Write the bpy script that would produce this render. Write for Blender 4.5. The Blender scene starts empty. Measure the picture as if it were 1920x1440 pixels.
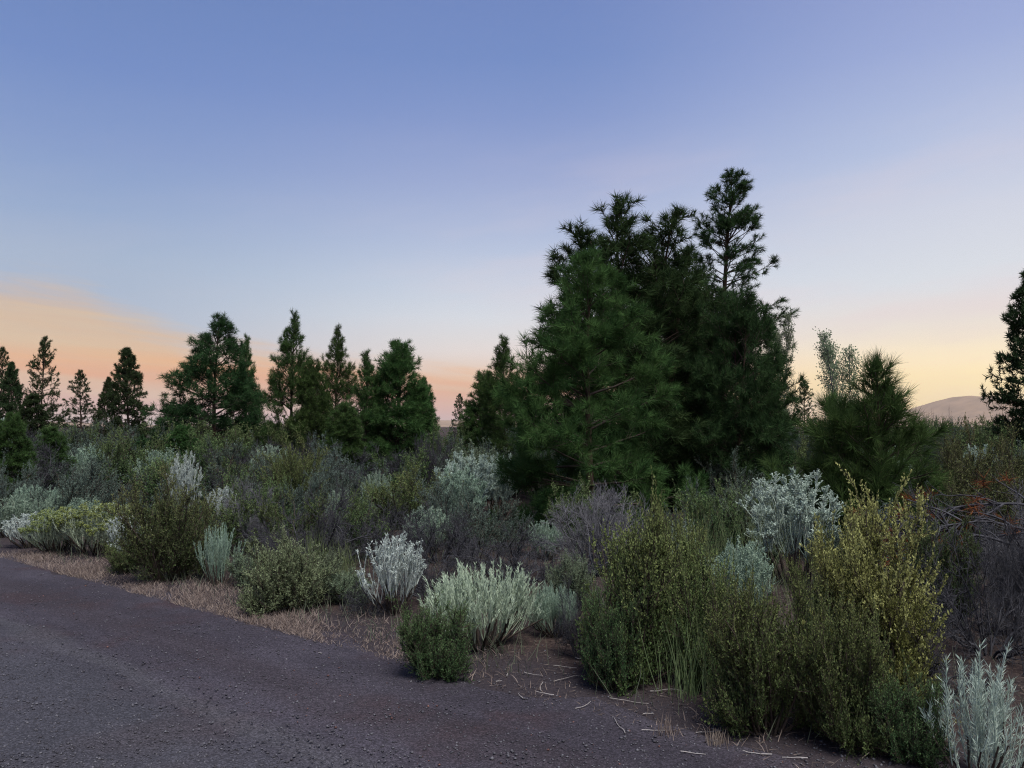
import bpy, math
import numpy as np
from mathutils import Vector

# ------------------------------------------------------------------ camera, sky, sun, exposure
sc = bpy.context.scene
COL = sc.collection
F = 1450.0 / 1920.0          # focal length in picture widths
EYE = 1.6
HORIZON = 800.0              # picture row of the horizon (of 1440)
PITCH = math.atan((HORIZON - 720.0) / 1450.0)
cam_d = bpy.data.cameras.new('camera')
cam_d.sensor_width = 36.0
cam_d.lens = 36.0 * F
cam_d.clip_start = 0.05
cam_d.clip_end = 40000.0
cam = bpy.data.objects.new('camera', cam_d)
COL.objects.link(cam)
cam.location = (0, 0, EYE)
cam.rotation_euler = (math.radians(90) + PITCH, 0, 0)
sc.camera = cam
sc.view_settings.view_transform = 'Standard'
sc.view_settings.look = 'None'
sc.view_settings.gamma = 1.0
sc.view_settings.exposure = 0.0
sc.view_settings.use_curve_mapping = False
sc.cycles.use_denoising = True
sc.cycles.denoising_prefilter = 'NONE'
sc.cycles.pixel_filter_type = 'BLACKMAN_HARRIS'
sc.cycles.filter_width = 1.15
sc.cycles.max_bounces = 5
sc.cycles.diffuse_bounces = 2
sc.cycles.transmission_bounces = 3
sc.cycles.volume_bounces = 1
sc.cycles.glossy_bounces = 1
sc.cycles.caustics_reflective = False
sc.cycles.caustics_refractive = False


def lin(c):
    return tuple((v / 255.0 / 12.92) if v <= 10.3 else ((v / 255.0 + 0.055) / 1.055) ** 2.4 for v in c)


class NT:
    """small helper for building node trees"""
    def __init__(self, tree):
        self.t = tree
        self.t.nodes.clear()

    def n(self, typ, **kw):
        nd = self.t.nodes.new(typ)
        for k, v in kw.items():
            setattr(nd, k, v)
        return nd

    def l(self, a, b):
        self.t.links.new(a, b)

    def put(self, sock, v):
        if v is None:
            return
        if isinstance(v, bpy.types.NodeSocket):
            self.l(v, sock)
        else:
            sock.default_value = v

    def m(self, op, a, b=None, c=None, clamp=False):
        nd = self.n('ShaderNodeMath', operation=op)
        nd.use_clamp = clamp
        self.put(nd.inputs[0], a)
        self.put(nd.inputs[1], b)
        self.put(nd.inputs[2], c)
        return nd.outputs[0]

    def vm(self, op, a, b=None):
        nd = self.n('ShaderNodeVectorMath', operation=op)
        self.put(nd.inputs[0], a)
        self.put(nd.inputs[1], b)
        return nd.outputs['Value'] if op in ('DOT_PRODUCT', 'LENGTH') else nd.outputs[0]

    def mix(self, f, a, b, blend='MIX'):
        nd = self.n('ShaderNodeMix', data_type='RGBA', blend_type=blend)
        nd.clamp_factor = True
        self.put(nd.inputs[0], f)
        for s, v in ((nd.inputs[6], a), (nd.inputs[7], b)):
            self.put(s, (*v, 1) if isinstance(v, tuple) and len(v) == 3 else v)
        return nd.outputs[2]

    def ramp(self, f, stops, interp='LINEAR'):
        nd = self.n('ShaderNodeValToRGB')
        cr = nd.color_ramp
        cr.interpolation = interp
        while len(cr.elements) < len(stops):
            cr.elements.new(0.5)
        for e, (p, c) in zip(cr.elements, stops):
            e.position = p
            e.color = (*c, 1) if len(c) == 3 else c
        self.put(nd.inputs[0], f)
        return nd.outputs[0]

    def noise(self, vec, scale, detail=2, rough=0.5):
        nd = self.n('ShaderNodeTexNoise')
        self.put(nd.inputs['Vector'], vec)
        nd.inputs['Scale'].default_value = scale
        nd.inputs['Detail'].default_value = detail
        nd.inputs['Roughness'].default_value = rough
        return nd.outputs['Fac']

    def sstep(self, v, a, b):
        nd = self.n('ShaderNodeMapRange', interpolation_type='SMOOTHSTEP')
        self.put(nd.inputs[0], v)
        self.put(nd.inputs[1], a)
        self.put(nd.inputs[2], b)
        return nd.outputs[0]


SUNSET_AZ = 70.0     # degrees to the right of the view axis: where the sun has gone down
world = bpy.data.worlds.new('World')
sc.world = world
world.use_nodes = True
w = NT(world.node_tree)
tc = w.n('ShaderNodeTexCoord').outputs['Generated']
sep = w.n('ShaderNodeSeparateXYZ')
w.l(tc, sep.inputs[0])
dx, dy, dz = sep.outputs
elev = w.m('MULTIPLY', w.m('ARCSINE', dz), 180 / math.pi)
az = w.m('MULTIPLY', w.m('ARCTAN2', dx, dy), 180 / math.pi)


def eramp(stops):        # stops: (elevation in degrees, sRGB)
    return w.ramp(w.m('DIVIDE', elev, 90.0, clamp=True), [(e / 90.0, lin(c)) for e, c in stops])


east = eramp([(0, (190, 196, 210)), (5, (182, 194, 213)), (11, (165, 185, 213)), (14, (150, 174, 212)),
              (18, (134, 159, 208)), (23, (116, 144, 202)), (30, (105, 133, 190)), (90, (88, 116, 178))])
mid = eramp([(0, (226, 172, 156)), (3.5, (240, 204, 176)), (5.5, (236, 226, 222)), (8, (221, 227, 236)), (10.5, (203, 215, 234)),
             (14, (181, 195, 226)), (18, (158, 174, 217)), (22, (134, 156, 209)), (26, (117, 144, 202)), (32, (110, 135, 194)), (90, (88, 116, 178))])
west = eramp([(0, (272, 238, 156)), (2.2, (277, 250, 176)), (4.2, (270, 248, 204)), (6.4, (247, 236, 220)), (9, (226, 231, 238)),
              (14, (213, 218, 234)), (18, (187, 201, 232)), (24, (160, 176, 222)), (32, (137, 152, 206)), (90, (92, 120, 182))])
hl = w.m('SQRT', w.m('MAXIMUM', w.m('ADD', w.m('MULTIPLY', dx, dx), w.m('MULTIPLY', dy, dy)), 1e-5))
u = w.m('DIVIDE', w.m('ADD', w.m('MULTIPLY', dx, math.sin(math.radians(SUNSET_AZ))),
                      w.m('MULTIPLY', dy, math.cos(math.radians(SUNSET_AZ)))), hl)
sky = w.mix(w.sstep(u, -0.20, 0.36), east, mid)
sky = w.mix(w.sstep(u, 0.36, 0.84), sky, west)
# thin high smoke, drawn out sideways
cmb = w.n('ShaderNodeCombineXYZ')
w.l(w.m('MULTIPLY', az, 0.035), cmb.inputs[0])
w.l(w.m('MULTIPLY', w.m('SUBTRACT', elev, w.m('MULTIPLY', az, 0.10)), 0.16), cmb.inputs[1])
wisps = w.noise(cmb.outputs[0], 1.0, 4, 0.55)
wm = w.m('MULTIPLY', w.m('MULTIPLY', w.sstep(wisps, 0.42, 0.66), w.sstep(elev, 24.0, 9.0)), w.m('ADD', 0.15, w.m('MULTIPLY', w.sstep(az, -18.0, 14.0), 0.85)))
sky = w.mix(w.m('MULTIPLY', wm, 0.45), sky, lin((236, 216, 220)))
# the low smoke bank: its top sinks from the left towards the right
top = w.ramp(w.m('DIVIDE', w.m('ADD', az, 60.0), 120.0, clamp=True),
             [((a + 60) / 120.0, (t / 20.0,) * 3) for a, t in
              ((-60, 9.6), (-33, 9.6), (-29, 9.2), (-25.5, 7.8), (-21, 6.2), (-12, 5.0), (-2, 4.3), (8, 3.9), (20, 1.0), (60, 0.4))])
cm2 = w.n('ShaderNodeCombineXYZ')
w.l(w.m('MULTIPLY', az, 0.05), cm2.inputs[0])
w.l(w.m('ADD', w.m('MULTIPLY', elev, 0.55), w.m('MULTIPLY', az, 0.06)), cm2.inputs[1])
pn = w.noise(cm2.outputs[0], 1.7, 5, 0.55)
tope = w.m('ADD', w.m('MULTIPLY', top, 20.0), w.m('MULTIPLY', w.m('SUBTRACT', pn, 0.5), 4.5))
pa = w.sstep(w.m('SUBTRACT', tope, elev), -0.5, 2.2)
pa = w.m('MULTIPLY', pa, w.sstep(az, 22.0, 6.0))
pa = w.m('MULTIPLY', pa, w.m('ADD', 0.78, w.m('MULTIPLY', pn, 0.34)), clamp=True)
cm3 = w.n('ShaderNodeCombineXYZ')
w.l(w.m('MULTIPLY', az, 0.02), cm3.inputs[0])
w.l(w.m('ADD', w.m('MULTIPLY', elev, 0.45), w.m('MULTIPLY', az, 0.03)), cm3.inputs[1])
bands = w.noise(cm3.outputs[0], 1.6, 3, 0.5)
plume = w.ramp(w.m('DIVIDE', elev, 12.0, clamp=True),
               [(0.0, lin((186, 172, 188))), (0.10, lin((212, 166, 162))), (0.22, lin((232, 160, 128))), (0.36, lin((244, 180, 124))),
                (0.50, lin((226, 190, 154))), (0.75, lin((216, 186, 160))), (1.0, lin((214, 198, 176)))])
plume = w.mix(w.m('MULTIPLY', w.sstep(bands, 0.40, 0.66), 0.5), plume, lin((226, 204, 172)))
sky = w.mix(w.m('MULTIPLY', pa, 0.9), sky, plume)
nish = w.n('ShaderNodeTexSky', sky_type='NISHITA')
nish.sun_disc = False
nish.sun_elevation = math.radians(1.5)
nish.sun_rotation = math.radians(SUNSET_AZ)
nish.dust_density = 2.0
nv = w.vm('MULTIPLY', nish.outputs[0], (0.12, 0.12, 0.12))
sky = w.mix(0.06, sky, nv)
bg = w.n('ShaderNodeBackground')
w.l(sky, bg.inputs[0])
bg.inputs[1].default_value = 1.0
wo = w.n('ShaderNodeOutputWorld')
w.l(bg.outputs[0], wo.inputs[0])

# added soft lamp, high behind the camera, lifting the foreground beyond the sky's light
fill_sun_d = bpy.data.lights.new('sun', 'SUN')
fill_sun_d.energy = 5.0
fill_sun_d.angle = math.radians(28)
fill_sun_d.color = (1.0, 0.98, 0.95)
sun = bpy.data.objects.new('sun', fill_sun_d)
COL.objects.link(sun)
_az, _el = math.radians(150), math.radians(64)
_d = Vector((math.sin(_az) * math.cos(_el), math.cos(_az) * math.cos(_el), math.sin(_el)))
sun.rotation_euler = _d.to_track_quat('Z', 'Y').to_euler()

# ------------------------------------------------------------------ geometry helpers
UP = np.array([0.0, 0.0, 1.0])


def nrm(v):
    return v / np.maximum(np.linalg.norm(v, axis=-1, keepdims=True), 1e-9)


class Geo:
    def __init__(self):
        self.v, self.f, self.t, self.a, self.n = [], [], [], [], 0

    def add(self, v, f, t, a=None):
        self.v.append(v.reshape(-1, 3))
        self.f.append(f.reshape(-1, 3) + self.n)
        t = np.broadcast_to(np.asarray(t, float), (len(self.v[-1]),))
        self.t.append(t)
        self.a.append(np.zeros(len(t)) if a is None else np.broadcast_to(a, (len(t),)))
        self.n += len(self.v[-1])

    def mesh(self, name, mat, smooth=False):
        me = bpy.data.meshes.new(name)
        if self.n:
            v = np.concatenate(self.v).astype(np.float32)
            f = np.concatenate(self.f).astype(np.int32)
            me.vertices.add(len(v))
            me.vertices.foreach_set('co', v.ravel())
            me.loops.add(f.size)
            me.loops.foreach_set('vertex_index', f.ravel())
            me.polygons.add(len(f))
            me.polygons.foreach_set('loop_start', np.arange(0, f.size, 3, dtype=np.int32))
            if smooth:
                me.polygons.foreach_set('use_smooth', np.ones(len(f), dtype=bool))
            for nm, arr in (('tint', self.t), ('age', self.a)):
                at = me.attributes.new(nm, 'FLOAT', 'POINT')
                at.data.foreach_set('value', np.concatenate(arr).astype(np.float32))
            me.update(calc_edges=True)
        me.materials.append(mat)
        return me

    def blades(self, rng, P, D, L, W, tint, age=None):
        """one thin triangle each"""
        n = len(P)
        S = nrm(np.cross(D, rng.normal(size=(n, 3)))) * (np.broadcast_to(W, (n,))[:, None] * 0.5)
        v = np.stack([P - S, P + S, P + D * np.broadcast_to(L, (n,))[:, None]], 1)
        f = np.arange(n * 3).reshape(n, 3)
        self.add(v, f, np.repeat(tint, 3), None if age is None else np.repeat(age, 3))

    def leaves(self, rng, P, D, L, W, tint, age=None, fold=0.25):
        """pointed four-sided leaf, folded along its midrib"""
        n = len(P)
        L = np.broadcast_to(L, (n,))[:, None]
        W = np.broadcast_to(W, (n,))[:, None]
        S = nrm(np.cross(D, rng.normal(size=(n, 3))))
        N = np.cross(S, D)
        m = P + D * L * 0.55 + N * W * fold
        v = np.stack([P, m - S * W * 0.5, P + D * L, m + S * W * 0.5], 1)
        b = np.arange(n)[:, None] * 4
        f = np.concatenate([b + [0, 2, 1], b + [0, 3, 2]], 1)
        self.add(v, f, np.repeat(tint, 4), None if age is None else np.repeat(age, 4))

    def tubes(self, paths, R, sides, tint):
        """paths n,k,3 ; R n,k"""
        n, k, _ = paths.shape
        T = nrm(np.gradient(paths, axis=1))
        av = nrm(paths[:, -1] - paths[:, 0])
        ref = np.where(np.abs(av[:, 2:3]) > 0.8, [[1.0, 0, 0]], [[0, 0, 1.0]])[:, None, :]
        A = nrm(np.cross(T, np.broadcast_to(ref, T.shape)))
        B = np.cross(T, A)
        an = np.arange(sides) * 2 * math.pi / sides
        v = (paths[:, :, None, :] + R[:, :, None, None] *
             (A[:, :, None, :] * np.cos(an)[None, None, :, None] + B[:, :, None, :] * np.sin(an)[None, None, :, None]))
        i, j, s = np.meshgrid(np.arange(n), np.arange(k - 1), np.arange(sides), indexing='ij')
        s2 = (s + 1) % sides
        q = lambda jj, ss: (i * k + jj) * sides + ss
        f = np.stack([np.stack([q(j, s), q(j, s2), q(j + 1, s2)], -1), np.stack([q(j, s), q(j + 1, s2), q(j + 1, s)], -1)], -2)
        self.add(v, f, np.repeat(np.broadcast_to(tint, (n,)), k * sides))


def grow(rng, P, D, L, k, up=0.0, wig=0.0):
    """polylines that bend: n,k,3. up is one value, a list of k-1 values, or an array of n"""
    n = len(P)
    L = np.broadcast_to(L, (n,))[:, None] / (k - 1)
    out = [P]
    d = D
    for i in range(k - 1):
        uu = up[i] if isinstance(up, (list, tuple)) else up
        uu = np.broadcast_to(uu, (n,))[:, None]
        out.append(out[-1] + d * L)
        d = nrm(d + UP * uu + rng.normal(size=(n, 3)) * wig)
    return np.stack(out, 1)


def at(paths, idx, t):
    k = paths.shape[1]
    x = np.clip(t, 0, 0.9999) * (k - 1)
    i = x.astype(int)
    fr = (x - i)[:, None]
    a, b = paths[idx, i], paths[idx, i + 1]
    return a + (b - a) * fr, nrm(b - a)


def spawn(rng, paths, counts, t0, t1, ang, spread=0.25, flat=0.0):
    idx = np.repeat(np.arange(len(paths)), counts)
    n = len(idx)
    t = t0 + (t1 - t0) * rng.random(n)
    P, T = at(paths, idx, t)
    R = rng.normal(size=(n, 3))
    R[:, 2] *= (1 - flat)
    R = nrm(R - T * np.sum(R * T, 1, keepdims=True))
    a = (ang + rng.normal(size=n) * spread)[:, None]
    return P, nrm(T * np.cos(a) + R * np.sin(a)), idx, t


def plen(paths):
    return np.linalg.norm(np.diff(paths, axis=1), axis=2).sum(1)


def taper(n, k, r0, r1):
    r0 = np.broadcast_to(r0, (n,))[:, None]
    r1 = np.broadcast_to(r1, (n,))[:, None]
    return r0 + (r1 - r0) * np.linspace(0, 1, k)[None, :]


# picture helpers: where a pixel of the photograph stands in the place
_cp, _sp = math.cos(PITCH), math.sin(PITCH)


def ray(px, py):
    x, v = (px - 960.0) / 1450.0, (720.0 - py) / 1450.0
    return x, _cp - v * _sp, _sp + v * _cp


def hgt(x, y):
    s = 0.61 * x + 0.79 * y                     # distance across the road, the verge is at 3.78
    f = np.clip((s - 4.2) / 6.0, 0, 1)
    far = np.clip((220 - y) / 120, 0, 1)
    return far * f * (0.07 * np.sin(x * 0.9 + 1.3) * np.cos(y * 0.7) + 0.10 * np.sin(x * 0.23 + y * 0.31) + 0.06 * np.sin(x * 2.1 - y * 1.7))


def ground(px, py):
    d = ray(px, py)
    t = -EYE / d[2]
    return d[0] * t, d[1] * t


def col_x(px, Y):
    d = ray(px, HORIZON)
    return d[0] / d[1] * Y


def row_z(py, Y):
    d = ray(960, py)
    return EYE + d[2] / d[1] * Y


# ------------------------------------------------------------------ materials
def mat(name):
    m = bpy.data.materials.new(name)
    m.use_nodes = True
    return m, NT(m.node_tree)


def srgbish(c, k):
    return tuple(min(1.0, v * k) for v in c)


def leaf_mat(name, a, b, tip=None, trans=0.3, vary=0.25, gloss=0.0):
    m, t = mat(name)
    ti = t.n('ShaderNodeAttribute', attribute_name='tint').outputs['Fac']
    c = t.mix(ti, a, b)
    if tip:
        ag = t.n('ShaderNodeAttribute', attribute_name='age').outputs['Fac']
        c = t.mix(ag, c, tip)
    oi = t.n('ShaderNodeObjectInfo').outputs['Random']
    hs = t.n('ShaderNodeHueSaturation')
    t.l(t.m('ADD', 0.5 - 0.02, t.m('MULTIPLY', oi, 0.04)), hs.inputs['Hue'])
    t.l(t.m('ADD', 1 - vary / 2, t.m('MULTIPLY', oi, vary)), hs.inputs['Value'])
    t.l(c, hs.inputs['Color'])
    d = t.n('ShaderNodeBsdfDiffuse')
    tr = t.n('ShaderNodeBsdfTranslucent')
    t.l(hs.outputs[0], d.inputs[0])
    t.l(hs.outputs[0], tr.inputs[0])
    mx = t.n('ShaderNodeMixShader')
    mx.inputs[0].default_value = trans
    t.l(d.outputs[0], mx.inputs[1])
    t.l(tr.outputs[0], mx.inputs[2])
    o = t.n('ShaderNodeOutputMaterial')
    t.l(mx.outputs[0], o.inputs[0])
    return m


def wood_mat(name, a, b, scale=30):
    m, t = mat(name)
    co = t.n('ShaderNodeTexCoord').outputs['Object']
    n1 = t.noise(co, scale, 4, 0.65)
    ti = t.n('ShaderNodeAttribute', attribute_name='tint').outputs['Fac']
    c = t.mix(t.m('MULTIPLY', t.m('ADD', t.sstep(n1, 0.3, 0.7), ti), 0.5), a, b)
    p = t.n('ShaderNodeBsdfPrincipled')
    t.l(c, p.inputs['Base Color'])
    p.inputs['Roughness'].default_value = 0.9
    p.inputs['Specular IOR Level'].default_value = 0.15
    bp = t.n('ShaderNodeBump')
    bp.inputs['Strength'].default_value = 0.5
    bp.inputs['Distance'].default_value = 0.01
    t.l(n1, bp.inputs['Height'])
    t.l(bp.outputs[0], p.inputs['Normal'])
    o = t.n('ShaderNodeOutputMaterial')
    t.l(p.outputs[0], o.inputs[0])
    return m


M = {
    'needle_fresh': leaf_mat('needle_fresh', (0.020, 0.046, 0.016), (0.085, 0.145, 0.045), trans=0.25),
    'needle_dark': leaf_mat('needle_dark', (0.015, 0.034, 0.015), (0.055, 0.098, 0.036), trans=0.22),
    'needle_far': leaf_mat('needle_far', (0.026, 0.044, 0.020), (0.050, 0.078, 0.032), trans=0.2),
    'needle_dry': leaf_mat('needle_dry', (0.09, 0.03, 0.015), (0.20, 0.07, 0.03), trans=0.2),
    'bark': wood_mat('bark', (0.035, 0.022, 0.016), (0.085, 0.052, 0.038), 18),
    'twigbark': wood_mat('twigbark', (0.036, 0.028, 0.023), (0.085, 0.064, 0.050), 30),
    'dead': wood_mat('dead', (0.070, 0.068, 0.074), (0.19, 0.185, 0.195), 25),
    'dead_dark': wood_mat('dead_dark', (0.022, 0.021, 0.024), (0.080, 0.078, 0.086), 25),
    'bleached': wood_mat('bleached', (0.20, 0.18, 0.165), (0.38, 0.35, 0.33), 40),
    'silver': leaf_mat('silver', (0.31, 0.36, 0.325), (0.62, 0.67, 0.61), trans=0.18, vary=0.12),
    'pale': leaf_mat('pale', (0.30, 0.37, 0.26), (0.52, 0.60, 0.44), trans=0.18, vary=0.14),
    'sage': leaf_mat('sage', (0.17, 0.25, 0.18), (0.36, 0.44, 0.33), trans=0.16, vary=0.2),
    'bluegreen': leaf_mat('bluegreen', (0.17, 0.25, 0.18), (0.36, 0.46, 0.36), trans=0.16, vary=0.14),
    'mint': leaf_mat('mint', (0.30, 0.38, 0.31), (0.52, 0.60, 0.51), trans=0.18, vary=0.1),
    'greygreen': leaf_mat('greygreen', (0.10, 0.14, 0.085), (0.26, 0.32, 0.20), trans=0.16, vary=0.45),
    'greyblue': leaf_mat('greyblue', (0.045, 0.068, 0.055), (0.165, 0.212, 0.168), trans=0.16, vary=0.45),
    'olive': leaf_mat('olive', (0.038, 0.068, 0.026), (0.13, 0.185, 0.070), tip=(0.25, 0.275, 0.10), trans=0.18, vary=0.3),
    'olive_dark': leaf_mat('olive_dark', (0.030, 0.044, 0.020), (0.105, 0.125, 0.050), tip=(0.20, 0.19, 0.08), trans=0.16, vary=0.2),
    'olive_grey': leaf_mat('olive_grey', (0.095, 0.115, 0.055), (0.26, 0.29, 0.16), trans=0.16, vary=0.2),
    'green': leaf_mat('green', (0.028, 0.058, 0.026), (0.095, 0.150, 0.062), tip=(0.18, 0.22, 0.085), trans=0.18, vary=0.3),
    'golden': leaf_mat('golden', (0.075, 0.090, 0.028), (0.20, 0.20, 0.06), tip=(0.38, 0.385, 0.145), trans=0.2, vary=0.1),
    'flower': leaf_mat('flower', (0.17, 0.23, 0.07), (0.28, 0.33, 0.10), trans=0.3, vary=0.1),
    'aspen': leaf_mat('aspen', (0.12, 0.16, 0.09), (0.30, 0.35, 0.22), trans=0.4, vary=0.2),
    'grass': leaf_mat('grass', (0.10, 0.14, 0.06), (0.22, 0.27, 0.13), trans=0.35, vary=0.3),
    'under': leaf_mat('under', (0.065, 0.075, 0.052), (0.17, 0.19, 0.13), trans=0.3, vary=0.1),
    'litter': leaf_mat('litter', (0.04, 0.030, 0.027), (0.17, 0.14, 0.12), trans=0.0, vary=0.1),
    'drygrass': leaf_mat('drygrass', (0.16, 0.12, 0.10), (0.38, 0.31, 0.255), trans=0.3, vary=0.1),
}


def ground_mats():
    # gravel road of dark cinder, greyer where wheels have packed it, reddish in places
    m, t = mat('gravel_road')
    co = t.n('ShaderNodeTexCoord').outputs['Object']
    s = t.vm('DOT_PRODUCT', co, (0.61, 0.79, 0.0))
    a = t.vm('DOT_PRODUCT', co, (0.79, -0.61, 0.0))
    cb = t.n('ShaderNodeCombineXYZ')
    t.l(t.m('MULTIPLY', a, 0.35), cb.inputs[0])
    t.l(s, cb.inputs[1])
    big = t.noise(cb.outputs[0], 1.3, 4, 0.55)
    blot = t.noise(co, 0.9, 3, 0.6)
    sw = t.m('ADD', s, t.m('MULTIPLY', t.m('SUBTRACT', big, 0.5), 0.7))
    base = t.mix(t.sstep(big, 0.40, 0.60), (0.038, 0.032, 0.040), (0.056, 0.048, 0.059))
    red = t.m('MULTIPLY', t.sstep(blot, 0.50, 0.66), 0.65)
    base = t.mix(red, base, (0.046, 0.026, 0.027))
    trk = t.m('MULTIPLY', t.sstep(sw, 2.75, 2.05), 0.55)
    base = t.mix(trk, base, (0.056, 0.057, 0.065))
    rut = t.m('MULTIPLY', t.m('MULTIPLY', t.sstep(sw, 2.62, 2.5), t.sstep(sw, 2.34, 2.46)), 0.35)
    base = t.mix(rut, base, (0.078, 0.075, 0.079))
    rut2 = t.m('MULTIPLY', t.m('MULTIPLY', t.sstep(sw, 3.3, 3.1), t.sstep(sw, 2.75, 2.95)), 0.4)
    base = t.mix(rut2, base, (0.036, 0.026, 0.028))
    vo = t.n('ShaderNodeTexVoronoi')
    t.l(co, vo.inputs['Vector'])
    vo.inputs['Scale'].default_value = 130
    fine = t.noise(co, 140, 3, 0.7)
    vs = t.n('ShaderNodeSeparateColor')
    t.l(vo.outputs['Color'], vs.inputs[0])
    stone = t.m('ADD', 0.55, t.m('MULTIPLY', t.m('MULTIPLY', vs.outputs[0], vs.outputs[0]), 0.95))
    cbx = t.n('ShaderNodeCombineXYZ')
    for i in range(3):
        t.l(stone, cbx.inputs[i])
    colr = t.mix(1.0, base, cbx.outputs[0], 'MULTIPLY')
    p = t.n('ShaderNodeBsdfPrincipled')
    t.l(colr, p.inputs['Base Color'])
    p.inputs['Roughness'].default_value = 0.92
    p.inputs['Specular IOR Level'].default_value = 0.2
    bp = t.n('ShaderNodeBump')
    bp.inputs['Strength'].default_value = 0.7
    bp.inputs['Distance'].default_value = 0.006
    t.l(t.m('ADD', t.m('MULTIPLY', vo.outputs['Distance'], -1.0), t.m('MULTIPLY', fine, 0.5)), bp.inputs['Height'])
    t.l(bp.outputs[0], p.inputs['Normal'])
    o = t.n('ShaderNodeOutputMaterial')
    t.l(p.outputs[0], o.inputs[0])
    M['road'] = m
    # soil: dark red-brown, strewn with dry litter
    m, t = mat('soil')
    co = t.n('ShaderNodeTexCoord').outputs['Object']
    n1 = t.noise(co, 1.1, 4, 0.6)
    n2 = t.noise(co, 38, 4, 0.7)
    c = t.mix(t.sstep(n1, 0.35, 0.65), (0.028, 0.021, 0.020), (0.046, 0.031, 0.028))
    c = t.mix(t.m('MULTIPLY', t.sstep(n2, 0.52, 0.68), 0.7), c, (0.13, 0.095, 0.07))
    sv = t.m('ADD', t.vm('DOT_PRODUCT', co, (0.61, 0.79, 0.0)), t.m('MULTIPLY', n1, 0.8))
    c = t.mix(t.m('MULTIPLY', t.sstep(sv, 5.2, 4.4), 0.8), c, t.mix(n2, (0.022, 0.018, 0.022), (0.060, 0.050, 0.056)))
    p = t.n('ShaderNodeBsdfPrincipled')
    t.l(c, p.inputs['Base Color'])
    p.inputs['Roughness'].default_value = 0.95
    p.inputs['Specular IOR Level'].default_value = 0.1
    bp = t.n('ShaderNodeBump')
    bp.inputs['Strength'].default_value = 0.8
    bp.inputs['Distance'].default_value = 0.03
    t.l(n2, bp.inputs['Height'])
    t.l(bp.outputs[0], p.inputs['Normal'])
    o = t.n('ShaderNodeOutputMaterial')
    t.l(p.outputs[0], o.inputs[0])
    M['soil'] = m
    for nm, ca, cb_ in (('stone', (0.034, 0.030, 0.036), (0.12, 0.115, 0.125)), ('redstone', (0.08, 0.034, 0.028), (0.17, 0.08, 0.06))):
        m, t = mat(nm)
        ti = t.n('ShaderNodeAttribute', attribute_name='tint').outputs['Fac']
        p = t.n('ShaderNodeBsdfPrincipled')
        t.l(t.mix(t.m('POWER', ti, 2.2), ca, cb_), p.inputs['Base Color'])
        p.inputs['Roughness'].default_value = 0.85
        o = t.n('ShaderNodeOutputMaterial')
        t.l(p.outputs[0], o.inputs[0])
        M[nm] = m
    m, t = mat('hill')
    co = t.n('ShaderNodeTexCoord').outputs['Object']
    n1 = t.noise(co, 0.006, 5, 0.6)
    p = t.n('ShaderNodeBsdfDiffuse')
    t.l(t.mix(t.sstep(n1, 0.35, 0.65), (0.18, 0.12, 0.085), (0.26, 0.17, 0.115)), p.inputs[0])
    o = t.n('ShaderNodeOutputMaterial')
    t.l(p.outputs[0], o.inputs[0])
    M['hill'] = m


ground_mats()


# ------------------------------------------------------------------ objects
def link(name, mesh, parent=None, loc=(0, 0, 0), mat_=None):
    o = bpy.data.objects.new(name, mesh)
    COL.objects.link(o)
    o.location = loc
    if parent:
        o.parent = parent
    if mat_ is not None:
        o.material_slots[0].link = 'OBJECT'
        o.material_slots[0].material = mat_
    return o


def tag(o, label=None, cat=None, group=None, kind=None):
    if label:
        o['label'] = label
    if cat:
        o['category'] = cat
    if group:
        o['group'] = group
    if kind:
        o['kind'] = kind
    return o


def thing(name, label, cat, x, y, rz=0.0, s=(1, 1, 1), group=None, z=None):
    o = bpy.data.objects.new(name, None)
    COL.objects.link(o)
    o.empty_display_size = 0.1
    o.location = (x, y, float(hgt(x, y)) - 0.01 if z is None else z)
    o.rotation_euler = (0, 0, rz)
    o.scale = s
    return tag(o, label, cat, group)


def place(proto, name, label, cat, x, y, rz=0.0, s=(1, 1, 1), group=None, mats=None):
    """proto: list of (part name, mesh); a new thing with its own parts that share mesh data"""
    t = thing(name, label, cat, x, y, rz, s, group)
    for pn_, me in proto:
        link(pn_, me, t, mat_=(mats or {}).get(pn_))
    return t


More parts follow.
